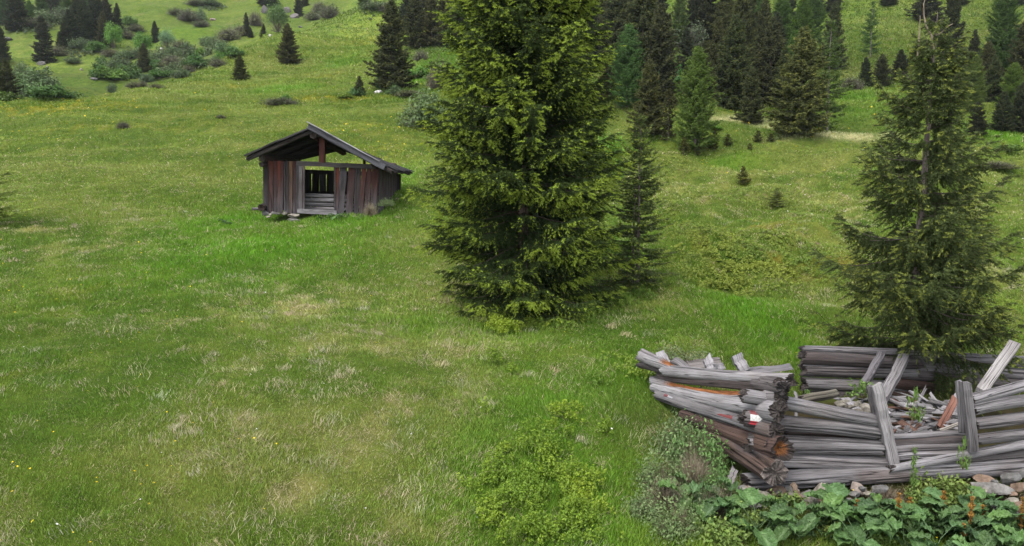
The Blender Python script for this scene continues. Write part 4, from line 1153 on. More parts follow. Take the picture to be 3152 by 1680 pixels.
def log(mb, A, B, ra, rb, seed, col=(0.27, 0.262, 0.275), sag=0.0, sides=48, segs=36, cracks=5, rough=0.075, rot=None, endcol=None, hollow=0.0, brown=0.22):
    surf, rm, Lg, d = log_shape(A, B, ra, rb, seed, sag, cracks, rough, rot)
    rng = np.random.default_rng(seed)
    th = np.arange(sides) / sides * 2 * PI
    s = np.linspace(0, 1, segs + 1) * Lg
    TH, S = np.meshgrid(th, s)
    jagA = rng.normal(0, 0.02, sides) + 0.03 * np.sin(th * 2 + seed); jagB = rng.normal(0, 0.02, sides) + 0.03 * np.sin(th * 2 + seed * 1.7)
    S = S.copy(); S[0] += jagA; S[-1] += jagB
    p, lp = surf(TH, S)
    w = fbm(np.cos(TH) * 0.9 + seed, S * 0.8 + np.sin(TH) * 0.9, seed + 3, 4)
    c = np.array(col)[None, None] * (0.72 + 0.56 * w[..., None])
    br = smooth(0.52, 0.68, fbm(np.cos(TH) * 0.7 + 5 + seed, S * 1.1, seed + 8, 3)) * brown
    c = c * (1 - br[..., None]) + np.array([0.115, 0.075, 0.058]) * br[..., None]
    c = c * (1 - 0.72 * surf.cracks(TH, S)[..., None])
    if rot is not None:
        m = rm(TH, S)[..., None]
        rc = np.array([0.27, 0.105, 0.036]) * (0.3 + 1.3 * vnoise(S * 14, TH * 6, 5))[..., None]
        c = c * (1 - m) + rc * m
    V = p.reshape(-1, 3); LP = lp.reshape(-1, 3); CC = c.reshape(-1, 3)
    i = np.arange(segs)[:, None] * sides; j = np.arange(sides)[None]; j2 = (j + 1) % sides
    q = np.stack([i + j, i + j2, i + sides + j2, i + sides + j], -1).reshape(-1, 4)
    mb.add(V, q, CC, LP)
    ec = np.array(endcol if endcol is not None else (0.070, 0.060, 0.057))
    for end, row in ((0, 0), (1, segs)):
        ring = p[row]; cen = ring.mean(0); sgn = -1 if end == 0 else 1
        Vs = [ring]; Cs = [np.tile(ec * 1.5, (sides, 1))]
        for k, f in enumerate((0.92, 0.7, 0.45, 0.2)):
            rr = cen + (ring - cen) * f + d * sgn * (0.006 - hollow * (1 - f) * 1.2 + rng.normal(0, 0.006, sides)[:, None])
            Vs.append(rr); Cs.append(np.tile(ec * (1.15 if k % 2 else 0.8), (sides, 1)) * rng.uniform(0.7, 1.3, (sides, 1)))
        Vs.append(cen[None] + d * sgn * (0.004 - hollow)); Cs.append(ec[None] * (0.4 if hollow else 0.6))
        V = np.concatenate(Vs); Cc = np.concatenate(Cs)
        if hollow:
            Cc[sides * 3:] = np.array([0.24, 0.10, 0.035])
        fs = []
        for k in range(4):
            a = k * sides + np.arange(sides); b = k * sides + (np.arange(sides) + 1) % sides
            fs.append(np.stack([a, b, b + sides, a + sides], -1))
        a = 4 * sides + np.arange(sides); b = 4 * sides + (np.arange(sides) + 1) % sides
        lpc = np.stack([(V - cen) @ np.array([1.0, 0.3, 0]), (V - cen) @ np.array([0, 0.3, 1.0]), np.linalg.norm(V - cen, axis=1) * 9], 1) + seed
        if sgn > 0: mb.add(V, [np.concatenate(fs), np.stack([a, b, np.full(sides, 5 * sides)], -1)], Cc, lpc)
        else: mb.add(V, [np.concatenate(fs)[:, ::-1], np.stack([b, a, np.full(sides, 5 * sides)], -1)], Cc, lpc)
    return surf, Lg

_ico = {}
def ico(n):
    if n not in _ico:
        bm = bmesh.new(); bmesh.ops.create_icosphere(bm, subdivisions=n, radius=1.0)
        bm.verts.ensure_lookup_table()
        _ico[n] = (np.array([v.co for v in bm.verts]), np.array([[v.index for v in f.verts] for f in bm.faces])); bm.free()
    return _ico[n]

def stone(mb, cen, size, seed, col, rot=None, sub=3):
    rng = np.random.default_rng(seed + 77)
    V, Fc = ico(sub); V = V.copy()
    for k in range(14):
        n = unit(rng.normal(size=3)); dd = rng.uniform(0.45, 0.78)
        h = V @ n; ov = np.maximum(h - dd, 0); V = V - n[None] * ov[:, None] * 0.95
    V = V * (1 + 0.10 * (fbm(V[:, 0] * 2 + seed, V[:, 1] * 2 + V[:, 2] * 2.3, seed, 3) - 0.5))[:, None]
    a = rng.random() * 6.28 if rot is None else rot
    tilt = rng.normal(0, 0.18)
    V = V * np.array(size)
    Rz = np.array([[math.cos(a), -math.sin(a), 0], [math.sin(a), math.cos(a), 0], [0, 0, 1]])
    Rx = np.array([[1, 0, 0], [0, math.cos(tilt), -math.sin(tilt)], [0, math.sin(tilt), math.cos(tilt)]])
    V = V @ Rx.T @ Rz.T + np.asarray(cen)
    n = fbm(V[:, 0] * 9 + seed, V[:, 2] * 9 + V[:, 1] * 7, 3, 3)
    mb.add(V, Fc, np.array(col)[None] * (0.75 + 0.5 * n)[:, None])

def one_stone(p, size, seed, col, label, group, name='stone', rot=None, cat='stone'):
    mb = MB(); stone(mb, p, size, seed, col, rot)
    o = mb.build(name, M_STONE, origin=tuple(p)); return tag(o, label, cat, group)

# ---------------------------------------------------------------- the wooden hay hut
hb = P(811, 650, 27.0)
hut = thing('hay_hut', tuple(hb), 'small old hut of dark red and grey planks with open doorway on the meadow', 'hut')
hut.rotation_euler = (0, R(2.0), R(-1.0))
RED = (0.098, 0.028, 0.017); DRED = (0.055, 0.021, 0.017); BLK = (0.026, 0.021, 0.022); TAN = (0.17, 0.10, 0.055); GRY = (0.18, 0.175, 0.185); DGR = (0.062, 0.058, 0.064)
def weather(p, col):            # planks silvered by splash water towards the ground, tarry streaks in the middle
    ph = vnoise(np.array(p[0] * 7.0), np.array(p[1] * 5.0), 4)
    k = float(np.clip((0.80 - p[2] + 0.5 * (ph - 0.5)) / 0.8, 0, 1)) ** 1.2
    m = float(smooth(1.55, 0.85, p[2] + 0.7 * (ph - 0.5))) * 0.65
    c = np.array(col) * (1 - m) + np.array([0.045, 0.036, 0.036]) * m
    return c * (1 - 0.7 * k) + np.array([0.105, 0.10, 0.112]) * 0.7 * k
def part(name, mb, mat=None): return mb.build(name, mat or M_PLANK, hut)
mb = MB()
xs = [(-0.01,.17,BLK,0),(.17,.33,RED,0),(.345,.475,DRED,.01),(.48,.60,RED,.0),(.605,.70,DRED,-.02),(.705,.77,BLK,0),(.78,.875,BLK,.01),(.88,1.005,TAN,0),(1.015,1.11,DRED,.01),(1.115,1.235,DGR,0)]
for i, (a, b, c, sl) in enumerate(xs):
    x = (a + b) / 2
    beam(mb, (x + sl, 0.0 + 0.012 * (i % 2), -0.02 - 0.03 * ((i * 7) % 3)), (x, 0.0 + 0.012 * (i % 2), 1.74), (1, 0, 0), (b - a) * 0.97, 0.026, c, 10 + i, segs=10, ragged=0.012, grad=weather)
part('front_wall', mb)
mb = MB()
rs = [(2.56,2.53,.13,RED),(2.77,2.64,.25,DGR),(3.055,2.96,.23,DRED),(3.20,3.17,.09,DGR),(3.315,3.20,.15,BLK),(3.475,3.36,.16,RED),(3.66,3.56,.18,DRED),(3.86,3.80,.23,DRED)]
for i, (xt, xb, wd_, c) in enumerate(rs):
    beam(mb, (xb, 0.012 * (i % 2), -0.06 - 0.02 * (i % 3)), (xt, 0.012 * (i % 2), 1.70), (1, 0, 0), wd_, 0.026, c, 40 + i, segs=10, ragged=0.015, grad=weather, taper=0.97)
part('front_wall', mb)
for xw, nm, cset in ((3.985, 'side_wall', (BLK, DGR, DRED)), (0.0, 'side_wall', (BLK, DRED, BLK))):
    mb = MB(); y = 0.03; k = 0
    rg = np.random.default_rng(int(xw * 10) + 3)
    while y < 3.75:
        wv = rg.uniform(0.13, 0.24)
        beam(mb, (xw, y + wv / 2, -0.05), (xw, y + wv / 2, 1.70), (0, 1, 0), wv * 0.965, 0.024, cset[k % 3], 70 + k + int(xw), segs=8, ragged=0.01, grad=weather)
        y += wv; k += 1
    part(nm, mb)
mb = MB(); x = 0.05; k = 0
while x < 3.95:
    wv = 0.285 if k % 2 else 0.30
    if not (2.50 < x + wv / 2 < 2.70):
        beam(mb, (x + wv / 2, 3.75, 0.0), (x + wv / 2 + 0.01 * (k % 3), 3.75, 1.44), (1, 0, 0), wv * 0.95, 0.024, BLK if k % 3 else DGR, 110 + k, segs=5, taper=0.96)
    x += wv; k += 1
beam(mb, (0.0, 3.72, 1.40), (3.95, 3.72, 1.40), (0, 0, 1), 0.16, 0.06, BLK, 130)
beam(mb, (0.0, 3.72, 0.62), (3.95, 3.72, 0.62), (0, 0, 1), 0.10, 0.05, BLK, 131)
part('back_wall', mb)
# framing
mb = MB(); beam(mb, (1.16, -0.035, 1.69), (3.92, -0.035, 1.66), (0, 0, 1), 0.16, 0.07, (0.055, 0.05, 0.05), 140, segs=8); part('tie_beam', mb)
for (xa, wv, c, sd_) in ((1.295, 0.115, (0.17, 0.16, 0.165), 150), (1.40, 0.065, (0.12, 0.10, 0.10), 151), (2.475, 0.055, (0.06, 0.045, 0.04), 152)):
    mb = MB(); beam(mb, (xa, -0.02, 0.03), (xa, -0.02, 1.60), (1, 0, 0), wv, 0.06, c, sd_, segs=8, grad=weather); part('door_post', mb)
mb = MB(); beam(mb, (1.20, -0.05, 0.055), (2.56, -0.05, 0.045), (0, 0, 1), 0.15, 0.10, (0.24, 0.235, 0.245), 160, segs=8); part('door_sill', mb)
for k in range(4):
    mb = MB(); log(mb, (1.0, 0.55 + 0.05 * (k % 2), 0.12 + 0.15 * k), (3.0, 0.60 + 0.04 * (k % 2), 0.14 + 0.155 * k), 0.072, 0.064, 170 + k, (0.26, 0.255, 0.265), segs=14, sides=16); part('crib_log', mb, M_LOG)
for (x0, z0, r0, ys_) in ((0.06, 1.80, 0.115, (-0.32, 3.95)), (0.02, 1.60, 0.085, (-0.28, 3.9)), (3.86, 1.74, 0.12, (-0.28, 3.95)), (1.83, 2.64, 0.125, (-0.40, 3.95))):
    mb = MB(); log(mb, (x0, ys_[0], z0), (x0, ys_[1], z0 - (0.44 if x0 == 1.83 else 0)), r0, r0 * 0.95, int(180 + x0 * 10 + z0 * 10), (0.065, 0.045, 0.04) if x0 != 1.83 else (0.10, 0.03, 0.02), segs=14, sides=18, endcol=(0.05, 0.04, 0.035)); part('purlin', mb, M_LOG)
mb = MB(); beam(mb, (2.04, -0.02, 1.74), (2.03, -0.02, 2.56), (1, 0, 0), 0.20, 0.14, (0.075, 0.026, 0.020), 190, segs=6); part('king_post', mb)
mb = MB(); beam(mb, (2.72, 3.68, 1.45), (2.72, 3.68, 2.0), (1, 0, 0), 0.09, 0.07, (0.07, 0.035, 0.03), 191); part('back_post', mb)
mb = MB(); beam(mb, (3.27, 3.55, 1.55), (3.22, 3.55, 1.92), (1, 0, 0), 0.26, 0.12, BLK, 192); part('back_post', mb)
def rz(y): return 2.90 - 0.46 * (y + 0.5) / 4.5          # the ridge has sunk towards the back
def zl(x, y=-0.5): return rz(y) - (rz(y) - 1.88) / 2.25 * (1.80 - x)
def zr(x, y=-0.5): return rz(y) - (rz(y) - 1.55) / 2.80 * (x - 1.80)
for k, yy in enumerate((-0.34, 0.9, 2.1, 3.3, 3.85)):
    mb = MB(); log(mb, (-0.42, yy, zl(-0.42, yy) - 0.115), (1.88, yy, zl(1.88, yy) - 0.115), 0.078, 0.07, 200 + k, (0.06, 0.056, 0.056), segs=14, sides=14); part('rafter', mb, M_LOG)
    mb = MB(); log(mb, (1.78, yy + 0.09, zr(1.78, yy) - 0.115), (4.46, yy + 0.09, zr(4.46, yy) - 0.115), 0.075, 0.07, 210 + k, (0.05, 0.046, 0.046), segs=14, sides=14); part('rafter', mb, M_LOG)
for side in (0, 1):
    mb = MB(); rg = np.random.default_rng(220 + side)
    for course in range(2):
        y = -0.50 + 0.05 * course
        while y < 4.05:
            wv = rg.uniform(0.14, 0.22)
            e = rg.normal(0, 0.035); lift = 0.028 * course + rg.uniform(0, 0.010)
            c = np.array((0.032, 0.031, 0.034)) * rg.uniform(0.6, 1.5)
            if side == 0:
                yc = y + wv / 2; a = (1.84, yc, zl(1.84, yc) + lift); b = (-0.47 + e, yc, zl(-0.47 + e, yc) + lift)
                if course == 1: b = (0.55 + e, yc, zl(0.55 + e, yc) + lift)
            else:
                xe = 4.56 if y > -0.1 else 4.30
                yc = y + wv / 2; a = (1.76, yc, zr(1.76, yc) + lift); b = (xe + e, yc, zr(xe + e, yc) + lift)
                if course == 1: a = (1.76, yc, zr(1.76, yc) + lift); b = (3.3 + e, yc, zr(3.3 + e, yc) + lift)
            beam(mb, a, b, (0, 1, 0), wv * 0.97, 0.024, c, int(rg.integers(1, 9999)), segs=5, jit=0.007, ragged=0.01)
            y += wv
    part('roof_slope', mb)
mb = MB(); beam(mb, (1.68, -0.53, zr(1.68) - 0.015), (4.27, -0.53, zr(4.27) - 0.06), (0, 0, 1), 0.20, 0.032, (0.095, 0.097, 0.112), 230, segs=10, jit=0.004); part('rake_board', mb)
mb = MB(); beam(mb, (1.66, -0.56, zr(1.66) + 0.10), (4.10, -0.56, zr(4.10) + 0.052), (0, 1, 0), 0.10, 0.026, (0.33, 0.33, 0.35), 231, segs=8); part('rake_cap', mb)
mb = MB(); beam(mb, (-0.46, -0.515, zl(-0.46) + 0.0), (1.70, -0.515, zl(1.70) + 0.0), (0, 0, 1), 0.055, 0.03, (0.05, 0.048, 0.05), 232, segs=8, jit=0.008); part('rake_board', mb)
mb = MB()
for k in range(11):
    yy = -0.2 + k * 0.39
    beam(mb, (4.30, yy, zr(4.30, yy) - 0.06), (4.60, yy, zr(4.60, yy) - 0.06), (0, 1, 0), 0.07, 0.06, BLK, 240 + k)
part('eave_lath', mb)

def H1(x, y): return float(H(x, y)[0])
def hutw(zx, zy, y=-0.15):       # a point of the hut front from its place in the photograph crop
    x = (zx - 210) * 0.002786
    return hb + np.array([x, y, (1090 - zy) * 0.002786])
ST = (0.175, 0.17, 0.165); STL = (0.235, 0.22, 0.19); STB = (0.185, 0.132, 0.10); STD = (0.13, 0.13, 0.13)
hs_list = [(240,1108,.16,.10,STD,'dark stone at the left front corner of the hut'),(312,1126,.10,.055,STL,'small pale stone under the left planks of the hut'),(340,1104,.10,.06,ST,'grey stone tucked under the left planks of the hut'),
    (398,1118,.13,.065,ST,'squat grey stone under the left planks of the hut'),(482,1116,.13,.085,STL,'whitish pointed stone under the left planks of the hut'),(620,1142,.26,.085,STL,'long beige block under the left end of the hut door sill'),
    (600,1192,.33,.085,ST,'wide flat slab lying in the grass below the hut door sill'),(300,1152,.12,.04,STL,'flat pale stone in the grass before the left planks of the hut'),(1215,1152,.17,.07,STL,'pale stone under the right planks of the hut, nearest the doorway'),
    (1330,1162,.18,.09,ST,'grey stone under the middle of the right planks of the hut'),(1430,1164,.17,.07,(0.36,0.33,0.33),'pinkish grey stone under the right planks of the hut'),(1390,1196,.2,.07,ST,'low flat stone in the grass below the right planks of the hut'),(1560,1140,.16,.1,STD,'dark stone at the right front corner of the hut')]
for i, (a, b, sx, sz, c, lab) in enumerate(hs_list):
    q = hutw(a, b, -0.12 - 0.1 * (b > 1140)); one_stone(q, (sx, sx * 0.7, sz), 300 + i, c, lab, 'stones under the hut', rot=0.1 * (i % 3))
q = hutw(150, 1062, 0.1); mb = MB(); log(mb, q + np.array([-0.25, 0.0, 0]), q + np.array([0.35, 0.1, 0.02]), 0.05, 0.05, 321, (0.2, 0.19, 0.19), segs=10, sides=14)
tag(mb.build('log', M_LOG, origin=tuple(q)), 'short grey log lying at the left end of the hut base', 'log')
q = hutw(215, 1040, -0.1); mb = MB(); log(mb, q + np.array([0, -0.2, 0]), q + np.array([0, 0.5, 0.05]), 0.12, 0.12, 322, (0.05, 0.04, 0.04), segs=8, sides=18, endcol=(0.05, 0.035, 0.03))
mb.build('base_log', M_LOG, hut, origin=(0, 0, 0)) if False else tag(mb.build('log', M_LOG, origin=tuple(q)), 'dark thick log end at the left front corner of the hut', 'log')

# ---------------------------------------------------------------- the collapsed log cabin
g0 = P(2384, 1470, 9.5)
ruin = thing('log_ruin', tuple(g0), 'collapsed roofless log cabin of silvery grey notched logs with a trail blaze on its corner', 'ruin')
def rp(name, mb, mat=None): return mb.build(name, mat or M_LOG, ruin, origin=tuple(g0))
GL = (0.265, 0.26, 0.272); GM = (0.19, 0.184, 0.192); GD = (0.105, 0.094, 0.096); RB = (0.085, 0.056, 0.049)
def L(u1, v1, y1, u2, v2, y2, d1, d2, seed, col=GL, name='log', **kw):
    A = P(u1, v1, y1); B = P(u2, v2, y2)
    mb = MB(); k_ = 1.05
    s = log(mb, A, B, k_ * d1 * depth_of(A) / F / 2, k_ * d2 * depth_of(B) / F / 2, seed, col, **kw)
    return rp(name, mb), s
# front wall, from the sill up (left ends stick out past the corner)
L(2292,1484,9.42, 3300,1430,9.75, 54,54, 1, GL, sag=-0.02, cracks=6, brown=0.5)
L(2330,1416,9.50, 2748,1426,9.58, 45,36, 2, GL, cracks=6)
L(2306,1362,9.50, 2716,1379,9.58, 57,46, 3, GM, cracks=6)
o4, s4 = L(2292,1286,9.50, 2706,1334,9.60, 50,40, 4, GM, cracks=6)
L(2290,1218,9.50, 2706,1295,9.62, 44,36, 5, GL, cracks=6)
L(2742,1442,9.46, 3300,1342,9.72, 24,28, 6, GL, cracks=2)
L(2420,1440,9.75, 2760,1440,9.8, 40,36, 60, (0.05,0.042,0.04)); L(2420,1390,9.75, 2700,1398,9.8, 40,36, 61, (0.05,0.042,0.04)); L(2420,1345,9.78, 2690,1356,9.8, 34,32, 62, (0.06,0.045,0.04))  # infill logs added behind the gaps, near-black to stand in for shade
# right part of the front wall
L(2984,1232,9.66, 3320,1142,9.9, 36,32, 7, GL)
L(2992,1260,9.62, 3330,1200,9.9, 36,34, 8, GL)
L(3000,1304,9.60, 3330,1262,9.9, 36,34, 9, GM)
L(3006,1352,9.58, 3330,1318,9.9, 32,34, 10, GM)
L(2950,1412,9.62, 3330,1376,9.9, 36,34, 11, GM)
L(2780,1462,9.62, 3330,1432,9.95, 38,40, 12, RB)
# low logs seen through the doorway
L(2740,1344,9.95, 2978,1332,9.98, 17,18, 13, GL)
L(2740,1366,9.90, 2980,1352,9.95, 26,24, 14, GD)
L(2744,1386,9.82, 2985,1372,9.85, 24,22, 15, GL)
L(2752,1410,9.74, 2985,1394,9.80, 24,22, 16, GL)
# left wall, seen end on at the near corner
L(2436,1168,9.35, 2046,1140,11.9, 40,34, 20, GL, sag=0.02)
L(1974,1092,12.4, 2100,1146,11.6, 38,34, 19, GL, rot=(0.45,1.0,0.2), rough=0.09)
L(1972,1120,12.4, 2060,1142,11.95, 26,26, 18, GD)
L(2408,1220,9.32, 2012,1174,12.3, 48,32, 21, GL, rot=(0.25,2.75,0.15), sag=0.08)
L(2396,1266,9.25, 2016,1190,12.2, 62,33, 22, GL, cracks=6, sag=0.03)
L(2386,1326,9.22, 2028,1214,12.0, 54,36, 23, GM, cracks=6, brown=0.7)
L(2372,1372,9.22, 2110,1282,11.2, 50,44, 24, RB, brown=0.6)
L(2410,1382,9.10, 2170,1320,10.8, 78,50, 25, RB, hollow=0.10, endcol=(0.05,0.042,0.04), rough=0.10)
L(2386,1454,9.05, 2196,1330,10.6, 78,60, 26, GD, endcol=(0.15,0.13,0.12), cracks=6, brown=0.8)
L(2398,1238,9.40, 2380,1300,9.5, 10,10, 27, GD)
L(2400,1194,9.45, 2030,1158,12.2, 34,28, 17, GD)
L(2412,1196,9.28, 2330,1180,9.9, 44,40, 28, GD, endcol=(0.05,0.045,0.045))
L(2400,1182,9.34, 2350,1174,9.8, 40,40, 29, GD)
# back wall
L(2470,1073,12.75, 2860,1086,12.9, 20,22, 30, GM)
L(2470,1101,12.72, 2830,1118,12.9, 40,36, 31, GD)
L(2470,1139,12.70, 2820,1150,12.9, 38,34, 32, GM)
L(2472,1181,12.68, 2790,1192,12.9, 40,36, 33, GM)
L(2476,1214,12.66, 2700,1218,12.8, 28,26, 34, GD)
L(2800,1094,12.95, 3330,1122,13.3, 34,34, 35, GM)
L(2760,1122,12.92, 3330,1166,13.3, 36,36, 36, GM)
L(2750,1148,12.88, 3330,1204,13.2, 36,36, 37, GD)
L(2730,1178,12.84, 3330,1250,13.1, 38,38, 38, RB, brown=0.7)
L(2700,1208,12.80, 3000,1256,12.9, 38,40, 39, RB, brown=0.8)
L(2700,1240,12.74, 3020,1296,12.8, 40,44, 40, (0.16,0.085,0.055), brown=0.8)
# door and wall posts
def post(u1, v1, u2, v2, y, wpx, th, col, seed, name='post', y2=None):
    A = P(u1, v1, y); B = P(u2, v2, y2 or y); mb = MB()
    beam(mb, A, B, (1, 0, 0.1), 0.84 * wpx * y / F, th * 0.6, col, seed, segs=10, jit=0.004, ragged=0.02, taper=1.02); return rp(name, mb, M_PLANK)
post(2697,1184, 2752,1432, 9.50, 38, 0.14, (0.31,0.30,0.31), 50)
post(2676,1190, 2700,1300, 9.62, 22, 0.08, GM, 51, 'jamb_board')
post(2972,1176, 2996,1392, 9.52, 31, 0.13, GM, 52)
post(2952,1172, 2962,1330, 9.66, 20, 0.08, (0.19,0.185,0.195), 53, 'jamb_board')
# the painted blaze: red, white, red round the projecting log end
surf, Lg = s4
mb = MB()
for k, (a0, a1, colr) in enumerate(((0.80, 1.45, (0.17, 0.045, 0.048)), (0.02, 0.80, (0.50, 0.50, 0.49)), (-0.60, 0.02, (0.30, 0.016, 0.028)))):
    na, ns = 9, 10
    TH, S = np.meshgrid(np.linspace(a0, a1, na), np.linspace(0.035, 0.035 + 0.185, ns))
    S = S + (0.012 * np.sin(TH * 9 + k)) * (S > 0.1)
    # angle measured so that 0 faces the viewer's side of the log
    dview = unit(-P(2320, 1288, 9.5)); 
    p_, lp = surf(TH + 0.0, S, 0.004)
    d4, sd4, up4 = frame(P(2705,1330,9.6) - P(2292,1288,9.5))
    face = 1 if sd4 @ dview > 0 else -1
    if face < 0: p_, lp = surf(PI - TH, S, 0.004)
    i = np.arange(ns - 1)[:, None] * na; j = np.arange(na - 1)[None]
    q = np.stack([i + j, i + j + 1, i + na + j + 1, i + na + j], -1).reshape(-1, 4)
    mb.add(p_.reshape(-1, 3), q, colr, lp.reshape(-1, 3))
tag(rp('painted_blaze', mb, M_PAINT), 'red white red painted trail blaze')
# two older smears of paint on the left wall
def smear(s, th0, th1, s0, s1, colr, flip):
    sf, Lq = s; mb = MB(); na, ns = 6, 8
    TH, S = np.meshgrid(np.linspace(th0, th1, na), np.linspace(s0, s1, ns))
    p_, lp = sf(PI - TH if flip else TH, S, 0.004)
    i = np.arange(ns - 1)[:, None] * na; j = np.arange(na - 1)[None]
    mb.add(p_.reshape(-1, 3), np.stack([i + j, i + j + 1, i + na + j + 1, i + na + j], -1).reshape(-1, 4), colr, lp.reshape(-1, 3)); return rp('paint_smear', mb, M_PAINT)
mbq = MB(); s23 = log_shape(P(2386,1326,9.22), P(2028,1214,12.0), 54 * 9.2 / F / 2, 36 * 12 / F / 2, 23, 0.0, 4)
d23, sd23, up23 = frame(P(2028,1214,12.0) - P(2386,1326,9.22)); fl = (sd23 @ unit(-P(2200,1280,10.4))) < 0
smear((s23[0], s23[2]), 0.1, 0.6, 0.75, 1.1, (0.15, 0.032, 0.032), fl)
smear((s23[0], s23[2]), 0.3, 1.0, 2.35, 2.5, (0.27, 0.27, 0.29), fl)
smear((s23[0], s23[2]), 0.3, 1.0, 2.5, 2.62, (0.12, 0.03, 0.035), fl)

# sawn stubs standing on the left wall, split pieces and fallen timbers: each lies loose
def loose(kind, label, u1, v1, y1, u2, v2, y2, wpx, th, col, seed, group=None, cat=None, rnd=False, wdir=(1, 0, 0.2)):
    A = P(u1, v1, y1); B = P(u2, v2, y2); mb = MB(); dp = depth_of(A)
    if rnd: log(mb, A, B, wpx * dp / F / 2, wpx * dp / F / 2 * 0.92, seed, col, segs=14, sides=20)
    else: beam(mb, A, B, wdir, 0.8 * wpx * dp / F, th * 0.65, col, seed, segs=6, jit=0.005, ragged=0.025, taper=0.95)
    return tag(mb.build(kind, M_LOG if rnd else M_PLANK, origin=tuple((A + B) / 2)), label, cat or 'timber', group)
GS = 'stubs on the left wall of the ruin'
loose('timber_stub','squared stub nearest the far end of the left ruin wall',2030,1086,12.15,2054,1126,12.0,34,0.14,GL,400,GS)
loose('timber_stub','leaning round stub with orange rot at its foot on the left ruin wall',2080,1112,11.8,2126,1144,11.3,28,0.13,GM,401,GS,rnd=True)
loose('timber_stub','stub with a splintered tip in the middle of the left ruin wall',2174,1100,11.2,2192,1142,11.1,34,0.14,GL,402,GS)
loose('timber_stub','tallest thick stub on the left ruin wall, nearest the corner',2266,1096,10.7,2294,1144,10.6,40,0.17,GL,403,GS)
loose('broken_board','short wide board lying behind the stubs of the left ruin wall',2118,1124,11.9,2214,1112,11.9,34,0.05,(0.2,0.185,0.18),404,wdir=(0,0.3,1),cat='board')
loose('broken_board','long splintered board lying behind the near end of the left ruin wall',2296,1142,10.6,2434,1128,10.7,26,0.05,GM,405,wdir=(0,0.3,1),cat='board')
loose('broken_board','small pale block beside the splintered stub on the left ruin wall',2204,1130,11.0,2230,1126,11.0,26,0.06,GL,406,wdir=(0,0.3,1),cat='board')
loose('split_stick','thin dark stick stuck slantwise on the outside of the left ruin wall',2160,1192,11.0,2118,1236,11.2,6,0.02,(0.05,0.045,0.045),407,cat='stick')
loose('round_log','mossy round log lying loose on stones inside the ruin near its corner',2462,1232,11.0,2574,1210,11.3,30,0.1,(0.17,0.16,0.13),408,cat='log',rnd=True)
loose('fallen_beam','dark leaning beam half hidden by the low boughs of the hooked spruce',2714,1086,12.5,2662,1182,11.9,28,0.12,(0.13,0.125,0.135),410,cat='beam')
loose('fallen_beam','grey beam leaning under the low boughs of the hooked spruce behind the door post',2784,1096,12.4,2718,1226,11.4,36,0.14,GM,411,cat='beam')
loose('fallen_beam','pale thick beam with worn rounded head leaning over the right part of the ruin',3122,1058,11.6,3022,1204,11.0,40,0.14,(0.27,0.26,0.26),412,cat='beam')
loose('fallen_beam','narrow beam with rusty red face leaning inside the doorway of the ruin',2944,1222,10.6,2893,1318,10.4,26,0.09,(0.20,0.10,0.075),413,cat='beam')
loose('fallen_branch','crooked pale branch resting on the inner sill of the doorway',2888,1328,10.2,2958,1302,10.2,13,0.04,(0.33,0.31,0.28),414,cat='branch',rnd=True)
loose('grey_board','short grey board leaning against the foot of the near corner of the ruin',2262,1442,9.2,2248,1484,9.15,26,0.05,(0.24,0.22,0.225),415,cat='board')
loose('grey_board','brown stake leaning on the foundation stones below the corner',2440,1492,9.1,2468,1538,9.0,18,0.05,(0.2,0.15,0.11),416,cat='board')
loose('grey_board','upright grey slat standing inside the near corner of the ruin',2450,1208,10.2,2449,1286,10.0,12,0.03,GM,417,cat='board')
loose('grey_board','pale plank lying among stones inside the ruin behind its top front log',2596,1224,11.4,2640,1262,11.0,30,0.04,GL,418,cat='board')
rg = np.random.default_rng(12)
for k in range(120):
    u = rg.uniform(2735, 2975) if k < 100 else rg.uniform(2590, 2720); v = rg.uniform(1218, 1342) if k < 100 else rg.uniform(1225, 1290)
    Y = np.interp(v, [1215, 1345], [11.9, 10.15]) + rg.normal(0, 0.1)
    c = P(u, v, Y); a = rg.uniform(-1.1, 1.1) + (PI / 2 if rg.random() < 0.35 else 0); Lq = rg.uniform(0.18, 0.62) / 2
    d = np.array([math.cos(a), math.sin(a), rg.normal(0, 0.25)]) * Lq
    mb = MB(); col = np.array(GL) * rg.uniform(0.5, 1.3)
    if rg.random() < 0.15: col = np.array([0.17, 0.10, 0.075])
    beam(mb, c - d, c + d, (-math.sin(a), math.cos(a), rg.normal(0, 0.35)), rg.uniform(0.04, 0.11), rg.uniform(0.012, 0.03), col, 500 + k, segs=3, ragged=0.03, taper=rg.uniform(0.5, 1))
    tag(mb.build('broken_board', M_PLANK, origin=tuple(c)), 'splintered grey board in the heap of broken boards inside the ruin', 'board', 'broken boards heaped inside the ruin')
